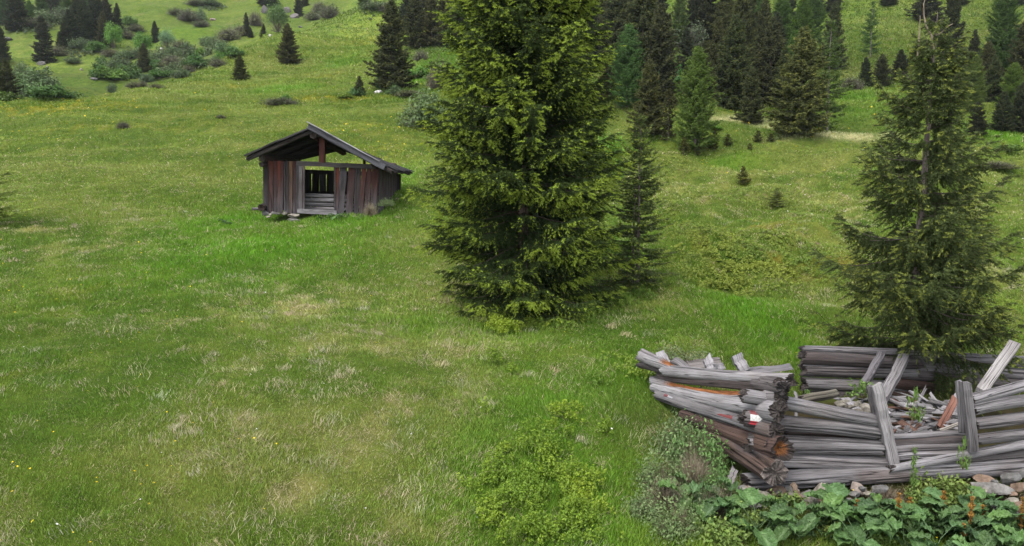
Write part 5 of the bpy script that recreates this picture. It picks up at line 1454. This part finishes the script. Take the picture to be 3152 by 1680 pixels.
# stones of the footing and the spill of stones on the right
def gst(u, v, Y, wpx, hpx, col, seed, lab, group='stones along the foot of the ruin'):
    c = P(u, v, Y); dp = depth_of(c)
    one_stone(c, (wpx * dp / F / 2 * 1.15, wpx * dp / F / 2 * 0.85, hpx * dp / F / 2 * 1.15), seed, col, lab, group, rot=0.2 * math.sin(seed))
for i, (u, v, Y, w_, h_, c, lab) in enumerate([
    (2300,1522,9.22,50,66,STL,'tall slanting slab below the left end of the bottom log'),(2356,1530,9.10,86,46,STL,'long beige boulder below the near corner of the ruin'),
    (2392,1510,9.25,70,34,STB,'brownish stone under the bottom log right of the round log end'),(2440,1512,9.25,50,30,ST,'grey stone under the bottom log beside the brown stake'),
    (2486,1522,9.2,60,34,ST,'grey block under the bottom log right of the brown stake'),(2496,1546,9.05,56,34,STL,'whitish stone lowest in front of the bottom log'),
    (2530,1506,9.28,72,34,STL,'light stone with white veins under the bottom log'),(2588,1504,9.3,54,30,STB,'rusty brown stone under the middle of the bottom log'),
    (2640,1504,9.3,66,34,(0.27,0.23,0.21),'dark brown flat stone under the middle of the bottom log'),(2706,1506,9.3,60,28,STD,'dark stone deep under the bottom log at the doorway'),
    (2330,1560,9.0,54,36,STD,'grey rubble stone at the left end of the footing'),(2286,1556,9.05,46,34,STB,'brown rubble stone at the left end of the footing'),
    (3034,1478,9.45,70,36,STB,'brown stone under the right end of the bottom log'),(3044,1502,9.3,130,54,ST,'large flat grey slab below the right end of the bottom log'),
    (3108,1472,9.4,60,44,STD,'dark boulder at the right picture edge under the bottom log'),(3140,1500,9.25,54,40,STB,'reddish boulder at the right picture edge'),
    (3112,1546,9.0,52,30,STL,'pale stone in the stone spill at the right'),(3060,1560,8.95,60,34,ST,'grey stone in the middle of the stone spill'),(3140,1562,8.9,66,44,STB,'brown stone low in the stone spill at the right edge'),
    (3006,1540,9.05,46,28,ST,'small grey stone at the left rim of the stone spill'),(3150,1450,9.6,60,40,STD,'dark stone highest at the right picture edge')]):
    gst(u, v, Y, w_, h_, c, 600 + i, lab)
for k in range(46):
    if k < 24: u = rg.uniform(2270, 2760); v = rg.uniform(1500, 1556)
    else: u = rg.uniform(2960, 3160); v = rg.uniform(1480, 1610)
    Y = np.interp(v, [1490, 1610], [9.3, 8.75])
    gst(u, v, Y, rg.uniform(16, 38), rg.uniform(12, 24), np.array([ST, STL, STB, STD][k % 4]) * rg.uniform(0.8, 1.1), 640 + k, 'small broken stone in the rubble along the foot of the ruin', 'rubble stones')
for k in range(16):
    u = rg.uniform(2490, 2690); v = rg.uniform(1232, 1285)
    gst(u, v, np.interp(v, [1215, 1290], [11.8, 10.4]), rg.uniform(20, 50), rg.uniform(14, 30), np.array(STL) * rg.uniform(0.5, 0.95), 700 + k, 'pale stone lying on the floor inside the ruin', 'stones inside the ruin')
mb = MB(); q = P(2507, 1630, 8.75); stone(mb, q, (0.14, 0.1, 0.09), 720, (0.30, 0.075, 0.03)); stone(mb, q + np.array([0.1, 0.02, 0.04]), (0.07, 0.06, 0.08), 721, (0.36, 0.12, 0.05))
tag(mb.build('rotten_stump', M_STONE, origin=tuple(q)), 'crumbling orange red rotten wood among the dock leaves', 'stump')
loose('grey_board','bleached board end beside the orange rotten wood',2500,1612,8.8,2550,1608,8.8,16,0.04,(0.3,0.27,0.25),722,cat='board')

# boulders and outcrop up the slope
FAR = [(129,197,34,12,ST,'flat grey rock at the foot of the lone far spruce'),(146,209,16,8,STL,'small whitish rock below the lone far spruce'),(119,222,20,8,ST,'grey rock lowest below the lone far spruce'),(251,217,14,10,STL,'white rock with a dark tuft on the far slope'),
    (288,242,26,8,STD,'flat dark rocks beside the dark green gully bush'),(22,123,40,14,STD,'grey stone heap below the top left forest'),(499,154,16,10,(0.6,0.6,0.6),'bright white rock in front of the silvery willow'),(654,63,26,12,(0.3,0.24,0.24),'brown bare rock patch on the upper far slope'),
    (427,88,12,10,(0.6,0.6,0.58),'white rock right of the dark clump'),(1164,288,32,13,(0.58,0.58,0.57),'white boulder left of the large dark spruce'),(926,85,18,8,STD,'dark flat rock on the open near slope'),(833,111,16,10,(0.5,0.48,0.46),'pale rock left of the round lone spruce'),
    (1296,252,14,10,(0.55,0.54,0.53),'white rock under the light green bush'),(815,38,30,30,(0.09,0.085,0.088),'left crag of the rock outcrop at the picture top'),(884,38,44,36,(0.13,0.12,0.12),'main grey crag of the rock outcrop at the picture top'),(909,54,36,16,(0.15,0.14,0.14),'lower crag of the rock outcrop beside a dark spruce'),(1318,166,10,6,(0.5,0.48,0.46),'small pale rock beside the twiggy grey bush'),(620,286,10,4,(0.5,0.49,0.44),'single pale stone in the meadow below the crest')]
for i, (u, v, w_, h_, c, lab) in enumerate(FAR):
    q = hit(u, v, 30); dp = depth_of(q)
    one_stone(q, (w_ * dp / F / 2, w_ * dp / F / 2, h_ * dp / F * 0.75), 760 + i, c, lab, None, 'rock', cat='rock')
# ---------------------------------------------------------------- plants close to the ruin
def dock_leaf(mb, base, az, ln, wd_, tilt, stalk, rng, col):
    """broad wavy dock leaf on its stalk"""
    d = np.array([math.cos(az), math.sin(az), 0]); s = np.array([-math.sin(az), math.cos(az), 0])
    top = base + d * stalk * 0.55 + np.array([0, 0, stalk * 0.85])
    tube(mb, [base, base + d * stalk * 0.2 + np.array([0, 0, stalk * 0.5]), top], [0.006, 0.005, 0.004], 4, np.array(col) * 0.9 + 0.02, cap=False)
    na, nb = 10, 7
    t = np.linspace(0, 1, na)[:, None]; w_ = np.linspace(-1, 1, nb)[None]
    prof = np.sqrt(np.clip(1 - (2 * (t * 0.93 + 0.02) - 0.86) ** 2 / 1.12, 0, 1)) * wd_ * 0.5
    prof = prof * np.where(t < 0.06, 0.75, 1) * (1 - 0.5 * smooth(0.75, 1.0, t))
    x = t * ln - 0.06 * ln * np.abs(w_) * (t < 0.12)
    y = w_ * prof * (1 + 0.06 * np.sin(t * 14 + rng.random() * 6))
    ripple = 0.016 * np.sin(t * 22 + rng.random() * 6 + np.sign(w_) * 1.0) * np.abs(w_) ** 1.5 + 0.035 * np.abs(w_) ** 1.2 - 0.008 * np.cos(t * 30) * np.abs(w_)
    zz = x * math.sin(tilt) - 1.1 * (t ** 2) * ln * 0.40 + ripple
    xx = x * math.cos(tilt)
    V = top + d * xx[..., None] + s * y[..., None] + np.array([0, 0, 1.0]) * zz[..., None]
    rib = np.exp(-(w_ / 0.10) ** 2) + 0.35 * np.clip(np.cos((t * 7 - np.abs(w_) * 1.7) * 2 * PI), 0, 1) ** 6
    c = np.array(col)[None, None] * (0.78 + 0.45 * rng.random((na, nb, 1))) + np.array([0.05, 0.07, 0.04]) * rib[..., None] * 1.3
    i = np.arange(na - 1)[:, None] * nb; j = np.arange(nb - 1)[None]
    mb.add(V.reshape(-1, 3), np.stack([i + j, i + j + 1, i + nb + j + 1, i + nb + j], -1).reshape(-1, 4), c.reshape(-1, 3))

def dock(seed, n=9, big=1.0, stalk=False):
    rng = np.random.default_rng(seed); mb = MB()
    for k in range(n):
        az = k * 2.4 + rng.normal(0, 0.3); ln = rng.uniform(0.13, 0.29) * big
        b = np.array([rng.normal(0, 0.03), rng.normal(0, 0.03), 0])
        col = np.array([0.046, 0.098, 0.030]) * rng.uniform(0.6, 1.3) + np.array([0.02, 0.03, 0.0]) * rng.random()
        dock_leaf(mb, b, az, ln, ln * rng.uniform(0.68, 0.9), rng.uniform(-0.35, 0.85), rng.uniform(0.06, 0.34) * big, rng, col)
    me = mb.mesh('foliage', smooth_shade=True); me.materials.append(M_DOCK)
    sm = None
    if stalk:
        m2 = MB(); h = 0.56 * big
        tube(m2, [(0, 0, 0), (0.01, 0, h * 0.5), (0.0, 0.01, h)], [0.008, 0.006, 0.003], 5, (0.17, 0.085, 0.035), cap=False)
        nn = 900
        z = h * (0.42 + 0.58 * rng.random(nn)); a = rng.random(nn) * 6.28
        r = 0.036 * (1 - ((z / h - 0.72) / 0.33) ** 2 * 0.6) * np.sqrt(rng.random(nn)) * (0.7 + 0.4 * np.sin(z * 60))
        C = np.stack([np.cos(a) * r, np.sin(a) * r, z], 1)
        cc = np.array([0.235, 0.115, 0.030]) * rng.uniform(0.5, 1.4, (nn, 1)) + np.array([0.05, 0.05, 0.0]) * rng.random((nn, 1))
        diamonds(m2, C, unit(rng.normal(size=(nn, 3))), rng.uniform(0.006, 0.012, nn), cc, rng, 0.8)
        sm = m2.mesh('seed_stalk'); sm.materials.append(M_FLOWER)
    return me, sm
DOCK = [dock(800 + i, 8 + i) for i in range(4)]
DOCKS = [dock(810 + i, 9, 1.0, True) for i in range(3)]
rg = np.random.default_rng(31)
def put_dock(u, v, Y, src, sc, lab, group, sz=None):
    c = P(u, v, Y); c[2] = H(c[0], c[1])[0] - 0.02
    t = thing('dock_plant', tuple(c), lab, 'plant', group)
    t.scale = (sc, sc, sz or sc); t.rotation_euler = (0, 0, rg.random() * 6.28)
    for nm, me in (('foliage', src[0]), ('seed_stalk', src[1])):
        if me is None: continue
        o = bpy.data.objects.new(nm, me); COL.objects.link(o); o.parent = t
        k = rg.uniform(0.85, 1.15); o.color = (k, k, k * rg.uniform(0.85, 1.1), 1)
GD_ = 'dock plants in front of the ruin'
def gy(v): return float(np.interp(v, [1480, 1560, 1620, 1700, 1780], [9.3, 8.95, 8.65, 8.25, 7.9]))
big = [(2150,1530,'dock plant with big leaves climbing by the grey shrub left of the ruin corner'),(2130,1580,'dock plant with pale leaves below the grey shrub left of the ruin corner'),(2245,1590,'dock plant with round leaves at the left end of the footing stones')]
for i, (u, v, lab) in enumerate(big): put_dock(u, v, gy(v), DOCK[i % 4], 1.15, lab, GD_)
pos = [(2440,1610),(2400,1650),(2570,1610),(2600,1640),(2690,1610),(2720,1640),(2770,1610),(2800,1600),(2820,1640),(2870,1620),(2900,1650),(2960,1640),(3040,1650),(3080,1610),(3100,1660),(3140,1640),(2680,1660),(2540,1680),(2450,1700),(2330,1690),(2780,1700),(2990,1700),(3060,1720),(2640,1720),(2880,1730),(3150,1720),(2290,1640),(2960,1670)]
for i, (u, v) in enumerate(pos):
    put_dock(u + rg.normal(0, 8), v, gy(v), DOCK[i % 4], rg.uniform(0.85, 1.15), 'broad leaved green dock plant in the dense bed in front of the ruin', GD_)
for i, (u, v, hp, lab) in enumerate([(2636,1612,95,'rusty brown dock seed stalk leftmost in the dock bed'),(2762,1606,118,'tall brown dock seed stalk right of the leftmost one'),(2800,1572,75,'short slender dock seed stalk close behind the tall one'),
        (2900,1594,105,'yellow brown dock seed stalk in front of the light green bramble'),(2982,1676,150,'tallest ochre dock seed stalk below the stone spill'),(3020,1630,82,'short ochre dock seed stalk right of the tallest one'),(3138,1690,160,'rusty dock seed stalk at the right picture edge'),(2962,1708,90,'brown dock seed stalk cut by the bottom picture edge')]):
    c = P(u, v, gy(v)); m = hp * depth_of(c) / F / 0.56
    put_dock(u, v, gy(v), DOCKS[i % 3], 0.95, lab, 'dock plants with seed stalks', sz=m)

# brambles, nettles and the grey shrub beside the corner
def near(key, *a, **k):
    shsrc(key, 'shrub', *shrub(*a, **k))
for i in range(2):
    near('bramble', 820 + i, 1500, 0.085, twigs=120, nclump=40, col=(0.105, 0.165, 0.035), col2=(0.17, 0.225, 0.055), stemcol=(0.14, 0.09, 0.06), csize=0.2)
    near('greyshrub', 830 + i, 2300, 0.052, twigs=420, nclump=52, col=(0.085, 0.15, 0.045), col2=(0.17, 0.22, 0.095), stemcol=(0.23, 0.19, 0.13), csize=0.2)
    near('drystalk', 840 + i, 260, 0.055, twigs=900, nclump=30, col=(0.12, 0.15, 0.06), col2=(0.17, 0.19, 0.10), stemcol=(0.30, 0.25, 0.18), csize=0.2)
    near('rose', 850 + i, 2400, 0.035, twigs=260, nclump=52, col=(0.085, 0.125, 0.045), col2=(0.13, 0.17, 0.07), stemcol=(0.14, 0.11, 0.09), csize=0.16)
    near('sprig', 860 + i, 260, 0.11, twigs=20, nclump=16, stems=8, col=(0.085, 0.165, 0.03), col2=(0.14, 0.22, 0.05), stemcol=(0.13, 0.10, 0.05), csize=0.13)
def nshrub(kind, u, v, Y, wpx, hpx, lab, tint=(1, 1, 1), group=None, sink=0.03, free=False):
    c = P(u, v, Y)
    if not free: c[2] = H(c[0], c[1])[0] - sink
    dp = depth_of(c)
    inst(SHR[kind][int(u) % 2], c, wpx * dp / F / 1.9, hpx * dp / F, lab, 'shrub', group, tint, names=('foliage', 'stems'))
GG = 'shrubs around the ruin'
for (k, u, v, Y, w_, h_, lab, t_) in [
    ('rose',2085,1060,13.0,220,110,'airy grey green rose bush behind the left wall of the ruin',(1,1,1)),
    ('greyshrub',2085,1400,10.2,150,130,'grey green raspberry bush against the left ruin wall',(1,1,1)),
    ('greyshrub',2150,1440,9.9,170,150,'leafy raspberry bush under the lower logs of the left ruin wall',(0.85,1.05,0.8)),
    ('drystalk',2130,1490,9.4,170,150,'dry straw coloured stalks among the raspberries left of the corner',(1,1,1)),
    ('greyshrub',2030,1500,9.4,140,120,'grey green bush outermost on the grass left of the ruin',(1,1,0.95)),
    ('greyshrub',2210,1520,9.2,110,120,'green bush tight against the ruin corner',(0.75,1.0,0.65)),
    ('drystalk',2050,1580,8.9,150,120,'dead pale stalks below the outermost grey bush',(1.05,1,1)),
    ('greyshrub',1990,1610,8.7,120,90,'low grey leaved plant at the left rim of the thicket',(1.05,1.05,1.05)),
    ('drystalk',2200,1600,8.8,130,120,'dry stalks in front of the ruin corner',(0.95,0.95,0.95)),
    ('greyshrub',2080,1680,8.3,150,120,'grey green bush at the bottom of the picture left of the docks',(1,1,0.95)),
    ('bramble',2300,1640,8.6,120,90,'light green bramble between the rubble and the docks',(1,1,1)),
    ('bramble',2420,1580,8.9,110,70,'light green bramble in front of the footing stones',(1,1,1)),
    ('bramble',2560,1650,8.5,120,70,'bramble with yellowish leaves beside the orange rotten wood',(1.1,1,0.9)),
    ('bramble',2230,1690,8.2,140,90,'bramble at the bottom of the picture left of the docks',(0.95,1,0.9)),
    ('bramble',2900,1540,9.15,150,95,'light green bramble under the right part of the bottom log',(0.95,0.95,0.85)),
    ('bramble',2830,1530,9.2,90,60,'small bramble under the bottom log at the doorway',(0.85,0.9,0.85)),
    ('bramble',2980,1570,9.0,90,60,'bramble creeping into the stone spill',(0.9,0.95,0.8)),
    ('drystalk',2730,1520,9.25,120,60,'tangle of dead brown stems under the doorway',(0.6,0.5,0.5)),
    ('bramble',2700,1665,8.4,110,60,'bramble between the dock leaves at the bottom of the picture',(0.9,1,0.85)),
    ('drystalk',1140,660,26.7,10,10,None,None)]:
    if lab: nshrub(k, u, v, Y, w_, h_, lab, t_, GG)
for (u, v, Y, w_, h_, lab) in [(2655,1225,11.6,90,60,'leafy sapling growing inside the ruin left of the door post'),(2812,1290,10.6,50,90,'slim sapling growing in the heap of broken boards'),(2808,1424,9.75,34,46,'small seedling on the rotten inner sill of the doorway'),(2816,1500,9.25,44,90,'slim sapling in front of the bottom log below the doorway'),(2962,1440,9.35,36,90,'slim sapling in front of the bottom log at the right post'),(2478,1240,11.8,50,40,'green weed at the left end of the back wall of the ruin')]:
    nshrub('sprig', u, v, Y, w_, h_, lab, group='saplings in the ruin', free=True)
# by the hut
def hshrub(kind, zx, zy, wm, hm, lab, tint=(1, 1, 1)):
    q = hutw(zx, zy, -0.35)
    inst(SHR[kind][0], q, wm / 1.9, hm, lab, 'shrub', 'plants around the hut', tint, names=('foliage', 'stems'))
hshrub('drystalk', 1560, 1130, 0.55, 0.5, 'dry whitish shrub at the right front corner of the hut', (1, 0.95, 0.95))
hshrub('greyshrub', 1760, 1020, 0.5, 0.25, 'grey green shrub along the right side wall of the hut')
q = hutw(1180, 1210, -0.5)
for i, (zx, zy, s_, lab) in enumerate([(1180,1240,.8,'pale leaved dock plant in the grass below the hut doorway'),(1010,1190,.7,'small dock plant below the hut door sill'),(1260,1200,.6,'dock plant below the right planks of the hut'),(-180,1180,.7,'dock plant in the grass left of the hut'),(1460,1290,.5,'small dock plant alone in the grass right of the hut doorway')]):
    c = hutw(zx, zy, -0.6); c[2] = H(c[0], c[1])[0] - 0.02
    t = thing('dock_plant', tuple(c), lab, 'plant', 'dock plants around the hut'); t.scale = (s_,) * 3
    o = bpy.data.objects.new('foliage', DOCK[i % 4][0]); COL.objects.link(o); o.parent = t; o.color = (1, 1.05, 1, 1)

# dwarf shrubs: bright leafy sprigs close to the ground
def sprigs(mb, spots, seed, per=420, hgt=0.22, leaf=0.017, cols=((0.115, 0.195, 0.014), (0.225, 0.30, 0.022)), nl=15, cut=0.40):
    rng = np.random.default_rng(seed)
    for (cx, cy, rx, ry, hs_) in spots:
        n = max(12, int(per * rx * ry * PI))
        a = rng.random(n) * 6.28; r = np.sqrt(rng.random(n))
        x = cx + np.cos(a) * r * rx; y = cy + np.sin(a) * r * ry
        lump = fbm(x * 4.4, y * 4.4, seed, 2)
        k = (lump > cut) & (rng.random(n) < 1.5 * (1 - r ** 2) + 0.08); x, y, r, lump = x[k], y[k], r[k], lump[k]; n = len(x)
        h = hgt * hs_ * (0.35 + 1.2 * np.maximum(lump - 0.3, 0.1)) * (1.15 - 0.55 * r ** 2) * rng.uniform(0.8, 1.2, n)
        z0 = H(x, y); la = rng.random(n) * 6.28; lm = rng.uniform(0, 0.35, n)
        q = rng.random((n, nl)) ** 0.7
        ang = rng.random((n, nl)) * 6.28; rad = 0.026 * (1.1 - 0.5 * q) * rng.uniform(0.5, 1.2, (n, nl)) * max(1, leaf / 0.017)
        C = np.stack([x[:, None] + np.cos(la)[:, None] * lm[:, None] * h[:, None] * q + np.cos(ang) * rad, y[:, None] + np.sin(la)[:, None] * lm[:, None] * h[:, None] * q + np.sin(ang) * rad, z0[:, None] + h[:, None] * (0.35 + 0.65 * q)], -1)
        Nn = unit(np.stack([np.cos(ang) * 0.7, np.sin(ang) * 0.7, np.full((n, nl), 0.8)], -1) + rng.normal(0, 0.3, (n, nl, 3)))
        patch = fbm(x * 0.9 + seed, y * 0.9, seed + 4, 3)[:, None, None]
        t = np.clip(rng.random((n, 1, 1)) * 0.5 + 0.4 * q[..., None] + 2.2 * (patch - 0.5), 0, 1)
        c = np.array(cols[0]) + (np.array(cols[1]) - np.array(cols[0])) * t
        c = c * rng.uniform(0.75, 1.25, (n, nl, 1))
        diamonds(mb, C.reshape(-1, 3), Nn.reshape(-1, 3), np.full(n * nl, leaf) * rng.uniform(0.6, 1.3, n * nl), c.reshape(-1, 3), rng, 0.5)
def spot(u, v, wpx, hs_=1.0, ky=0.8):
    c = hit(u, v); r = wpx * depth_of(c) / F / 2
    return (c[0], c[1], r, r * ky, hs_)
mb = MB()
sprigs(mb, [spot(*s) for s in [(1560,1490,200),(1680,1420,220),(1640,1520,260),(1720,1540,230),(1590,1590,230),(1700,1630,280),(1800,1600,200),(1840,1660,170),(1560,1660,200),(1480,1530,90),(1750,1470,140),(1640,1360,110),(1720,1340,100),(1760,1290,120),(1700,1290,80),(1830,1520,80),(1500,1600,120),(1430,1500,60)]], 900, per=700, hgt=0.29, cut=0.47)
tag(mb.build('dwarf_shrub_patch', M_LEAF), 'patch of bright yellow green dwarf shrubs at the bottom centre of the meadow', 'dwarf shrubs', kind='stuff')
mb = MB()
sprigs(mb, [spot(u, v, w_, h_, 1.6) for (u, v, w_, h_) in [(360,215,70,1),(400,235,90,1),(440,200,60,1),(520,190,110,1),(560,215,110,1),(600,180,110,1),(650,165,80,1),(640,205,60,.8),(500,225,90,.8),(560,165,60,1),(700,120,60,1),(740,110,50,1),(110,84,90,1),(190,66,90,1),(260,150,110,.8),(300,158,80,.8),(390,110,50,1),(580,60,70,1),(620,78,50,.8),(660,30,70,.8),(990,50,60,.8),(1150,30,70,.8),(80,270,130,1.2),(130,290,110,1)]],
    905, per=2.4, hgt=1.4, leaf=0.15, cols=((0.065, 0.098, 0.035), (0.11, 0.145, 0.062)), nl=26, cut=0.25)
tag(mb.build('scrub_cover', M_LEAF), 'low grey green scrub filling the gully between the bushes on the far slope', 'scrub', kind='stuff')
mb = MB()
sprigs(mb, [spot(u, v, w_, h_, 1.4) for (u, v, w_, h_) in [(2120,700,180,1.0),(2200,735,220,1.0),(2320,770,260,.8),(2100,850,160,1.2),(2180,840,200,1.2),(2080,800,120,1.1),(2300,850,260,.9),(2420,840,220,.9),(2520,800,180,.8),(2250,790,220,.7),(2400,720,260,.5),(2200,600,200,.5),(2330,600,240,.5),(2080,520,160,.5),(2480,660,180,.4),(2040,700,120,1.1),(2050,640,100,.9),(2240,905,160,.9),(2150,880,160,1.1)]],
    901, per=95, hgt=0.22, leaf=0.027, cols=((0.12, 0.185, 0.024), (0.22, 0.265, 0.035)), nl=13, cut=0.45)
sprigs(mb, [spot(u, v, w_, h_, 1.2) for (u, v, w_, h_) in [(1800,960,170,1.0),(1900,930,150,1.0),(1990,905,120,.9),(1720,1000,110,.9),(1960,1150,150,1.3),(1880,1120,110,1.1),(2010,1170,90,1.5),(1840,1180,90,.9),(1660,1000,120,.8),(2980,1000,180,1.1),(3080,960,140,1.1),(3060,1040,140,1.2),(2900,1040,120,1.0),(2600,1040,120,.8),(2480,1020,70,.8),(2560,860,120,.8),(2040,1230,60,1.2)]],
    902, per=260, hgt=0.22, leaf=0.020, cols=((0.09, 0.17, 0.018), (0.18, 0.255, 0.028)), nl=14)
tag(mb.build('heath_cover', M_LEAF), 'low bilberry heath spreading over the hummocks right of the big spruce', 'ground cover', kind='stuff')
for i, (u, v, w_, h_, lab) in enumerate([(1545,1030,110,1.9,'largest yellow green dwarf bush alone below the biggest spruce'),(1520,1128,64,1.5,'yellow green dwarf bush below the largest lone one'),(1496,1272,46,1.3,'tiny dwarf bush beside a straw patch above the bottom patch'),(1580,1150,40,1.0,'small dwarf bush right of the yellow green one below the spruce'),(1860,1335,60,1.3,'dwarf bush alone in lush grass left of the ruin'),(1555,1400,60,1.2,'dwarf bush just above the bottom centre patch')]):
    s = spot(u, v, w_, h_); mb = MB(); sprigs(mb, [s], 910 + i, per=900, cut=0.1)
    o = mb.build('dwarf_bush', M_LEAF, origin=(s[0], s[1], H1(s[0], s[1]))); tag(o, lab, 'shrub', 'lone dwarf bushes')
# ---------------------------------------------------------------- the air
def build_haze():
    gz = [o for o in COL.objects if o.name == 'ground'][0].data
    co = np.empty(len(gz.vertices) * 3, np.float32); gz.vertices.foreach_get('co', co); co = co.reshape(-1, 3)
    z0 = float(co[:, 2].min()) - 1.0; z1 = float(co[:, 2].max()) + 30.0
    X = float(np.abs(co[:, 0]).max()) + 12; y0 = float(co[:, 1].min()) - 12; y1 = float(co[:, 1].max()) + 12
    V = np.array([(sx * X, y, z) for z in (z0, z1) for y in (y0, y1) for sx in (-1, 1)])
    Fq = np.array([(0, 2, 3, 1), (4, 5, 7, 6), (0, 1, 5, 4), (2, 6, 7, 3), (0, 4, 6, 2), (1, 3, 7, 5)])
    m, nt, out = new_mat('air')
    v = nt.nodes.new('ShaderNodeVolumePrincipled')
    v.inputs['Color'].default_value = (0.80, 0.87, 0.95, 1); v.inputs['Density'].default_value = 0.00014; v.inputs['Anisotropy'].default_value = 0.2
    nt.links.new(v.outputs[0], out.inputs['Volume'])
    mb = MB(); mb.add(V, Fq, (1, 1, 1))
    tag(mb.build('haze', m), 'thin bluish mountain haze', 'haze', kind='stuff')
build_haze()
# ---------------------------------------------------------------- light
w = bpy.data.worlds.new('World'); scene.world = w
w.use_nodes = True
nt = w.node_tree; nt.nodes.clear()
SUN_EL, SUN_AZ = R(62), R(215)
sky = nt.nodes.new('ShaderNodeTexSky'); sky.sky_type = 'NISHITA'; sky.sun_disc = False
sky.sun_elevation = SUN_EL; sky.sun_rotation = SUN_AZ; sky.altitude = 1500
sky.air_density = 1.0; sky.dust_density = 4.0; sky.ozone_density = 1.0
hs = nt.nodes.new('ShaderNodeHueSaturation'); hs.inputs['Saturation'].default_value = 0.22
bg = nt.nodes.new('ShaderNodeBackground'); bg.inputs['Strength'].default_value = 0.12
wo = nt.nodes.new('ShaderNodeOutputWorld')
nt.links.new(sky.outputs[0], hs.inputs['Color']); nt.links.new(hs.outputs[0], bg.inputs['Color']); nt.links.new(bg.outputs[0], wo.inputs['Surface'])
sd = bpy.data.lights.new('sun', 'SUN'); sd.energy = 1.1; sd.angle = R(35); sd.color = (1.0, 0.95, 0.88)
so = bpy.data.objects.new('sun', sd); COL.objects.link(so)
so.rotation_euler = (PI / 2 - SUN_EL, 0, PI - SUN_AZ)

scene.view_settings.view_transform = 'Standard'
scene.view_settings.look = 'None'
scene.view_settings.exposure = 1.95
scene.view_settings.gamma = 1.0
scene.render.engine = 'CYCLES'
scene.cycles.use_denoising = True
try:
    scene.cycles.denoiser = 'OPENIMAGEDENOISE'
    scene.cycles.denoising_input_passes = 'RGB_ALBEDO_NORMAL'
except Exception: pass
scene.cycles.max_bounces = 6
scene.cycles.diffuse_bounces = 3
scene.cycles.transmission_bounces = 3
scene.cycles.use_adaptive_sampling = True
scene.cycles.adaptive_threshold = 0.015
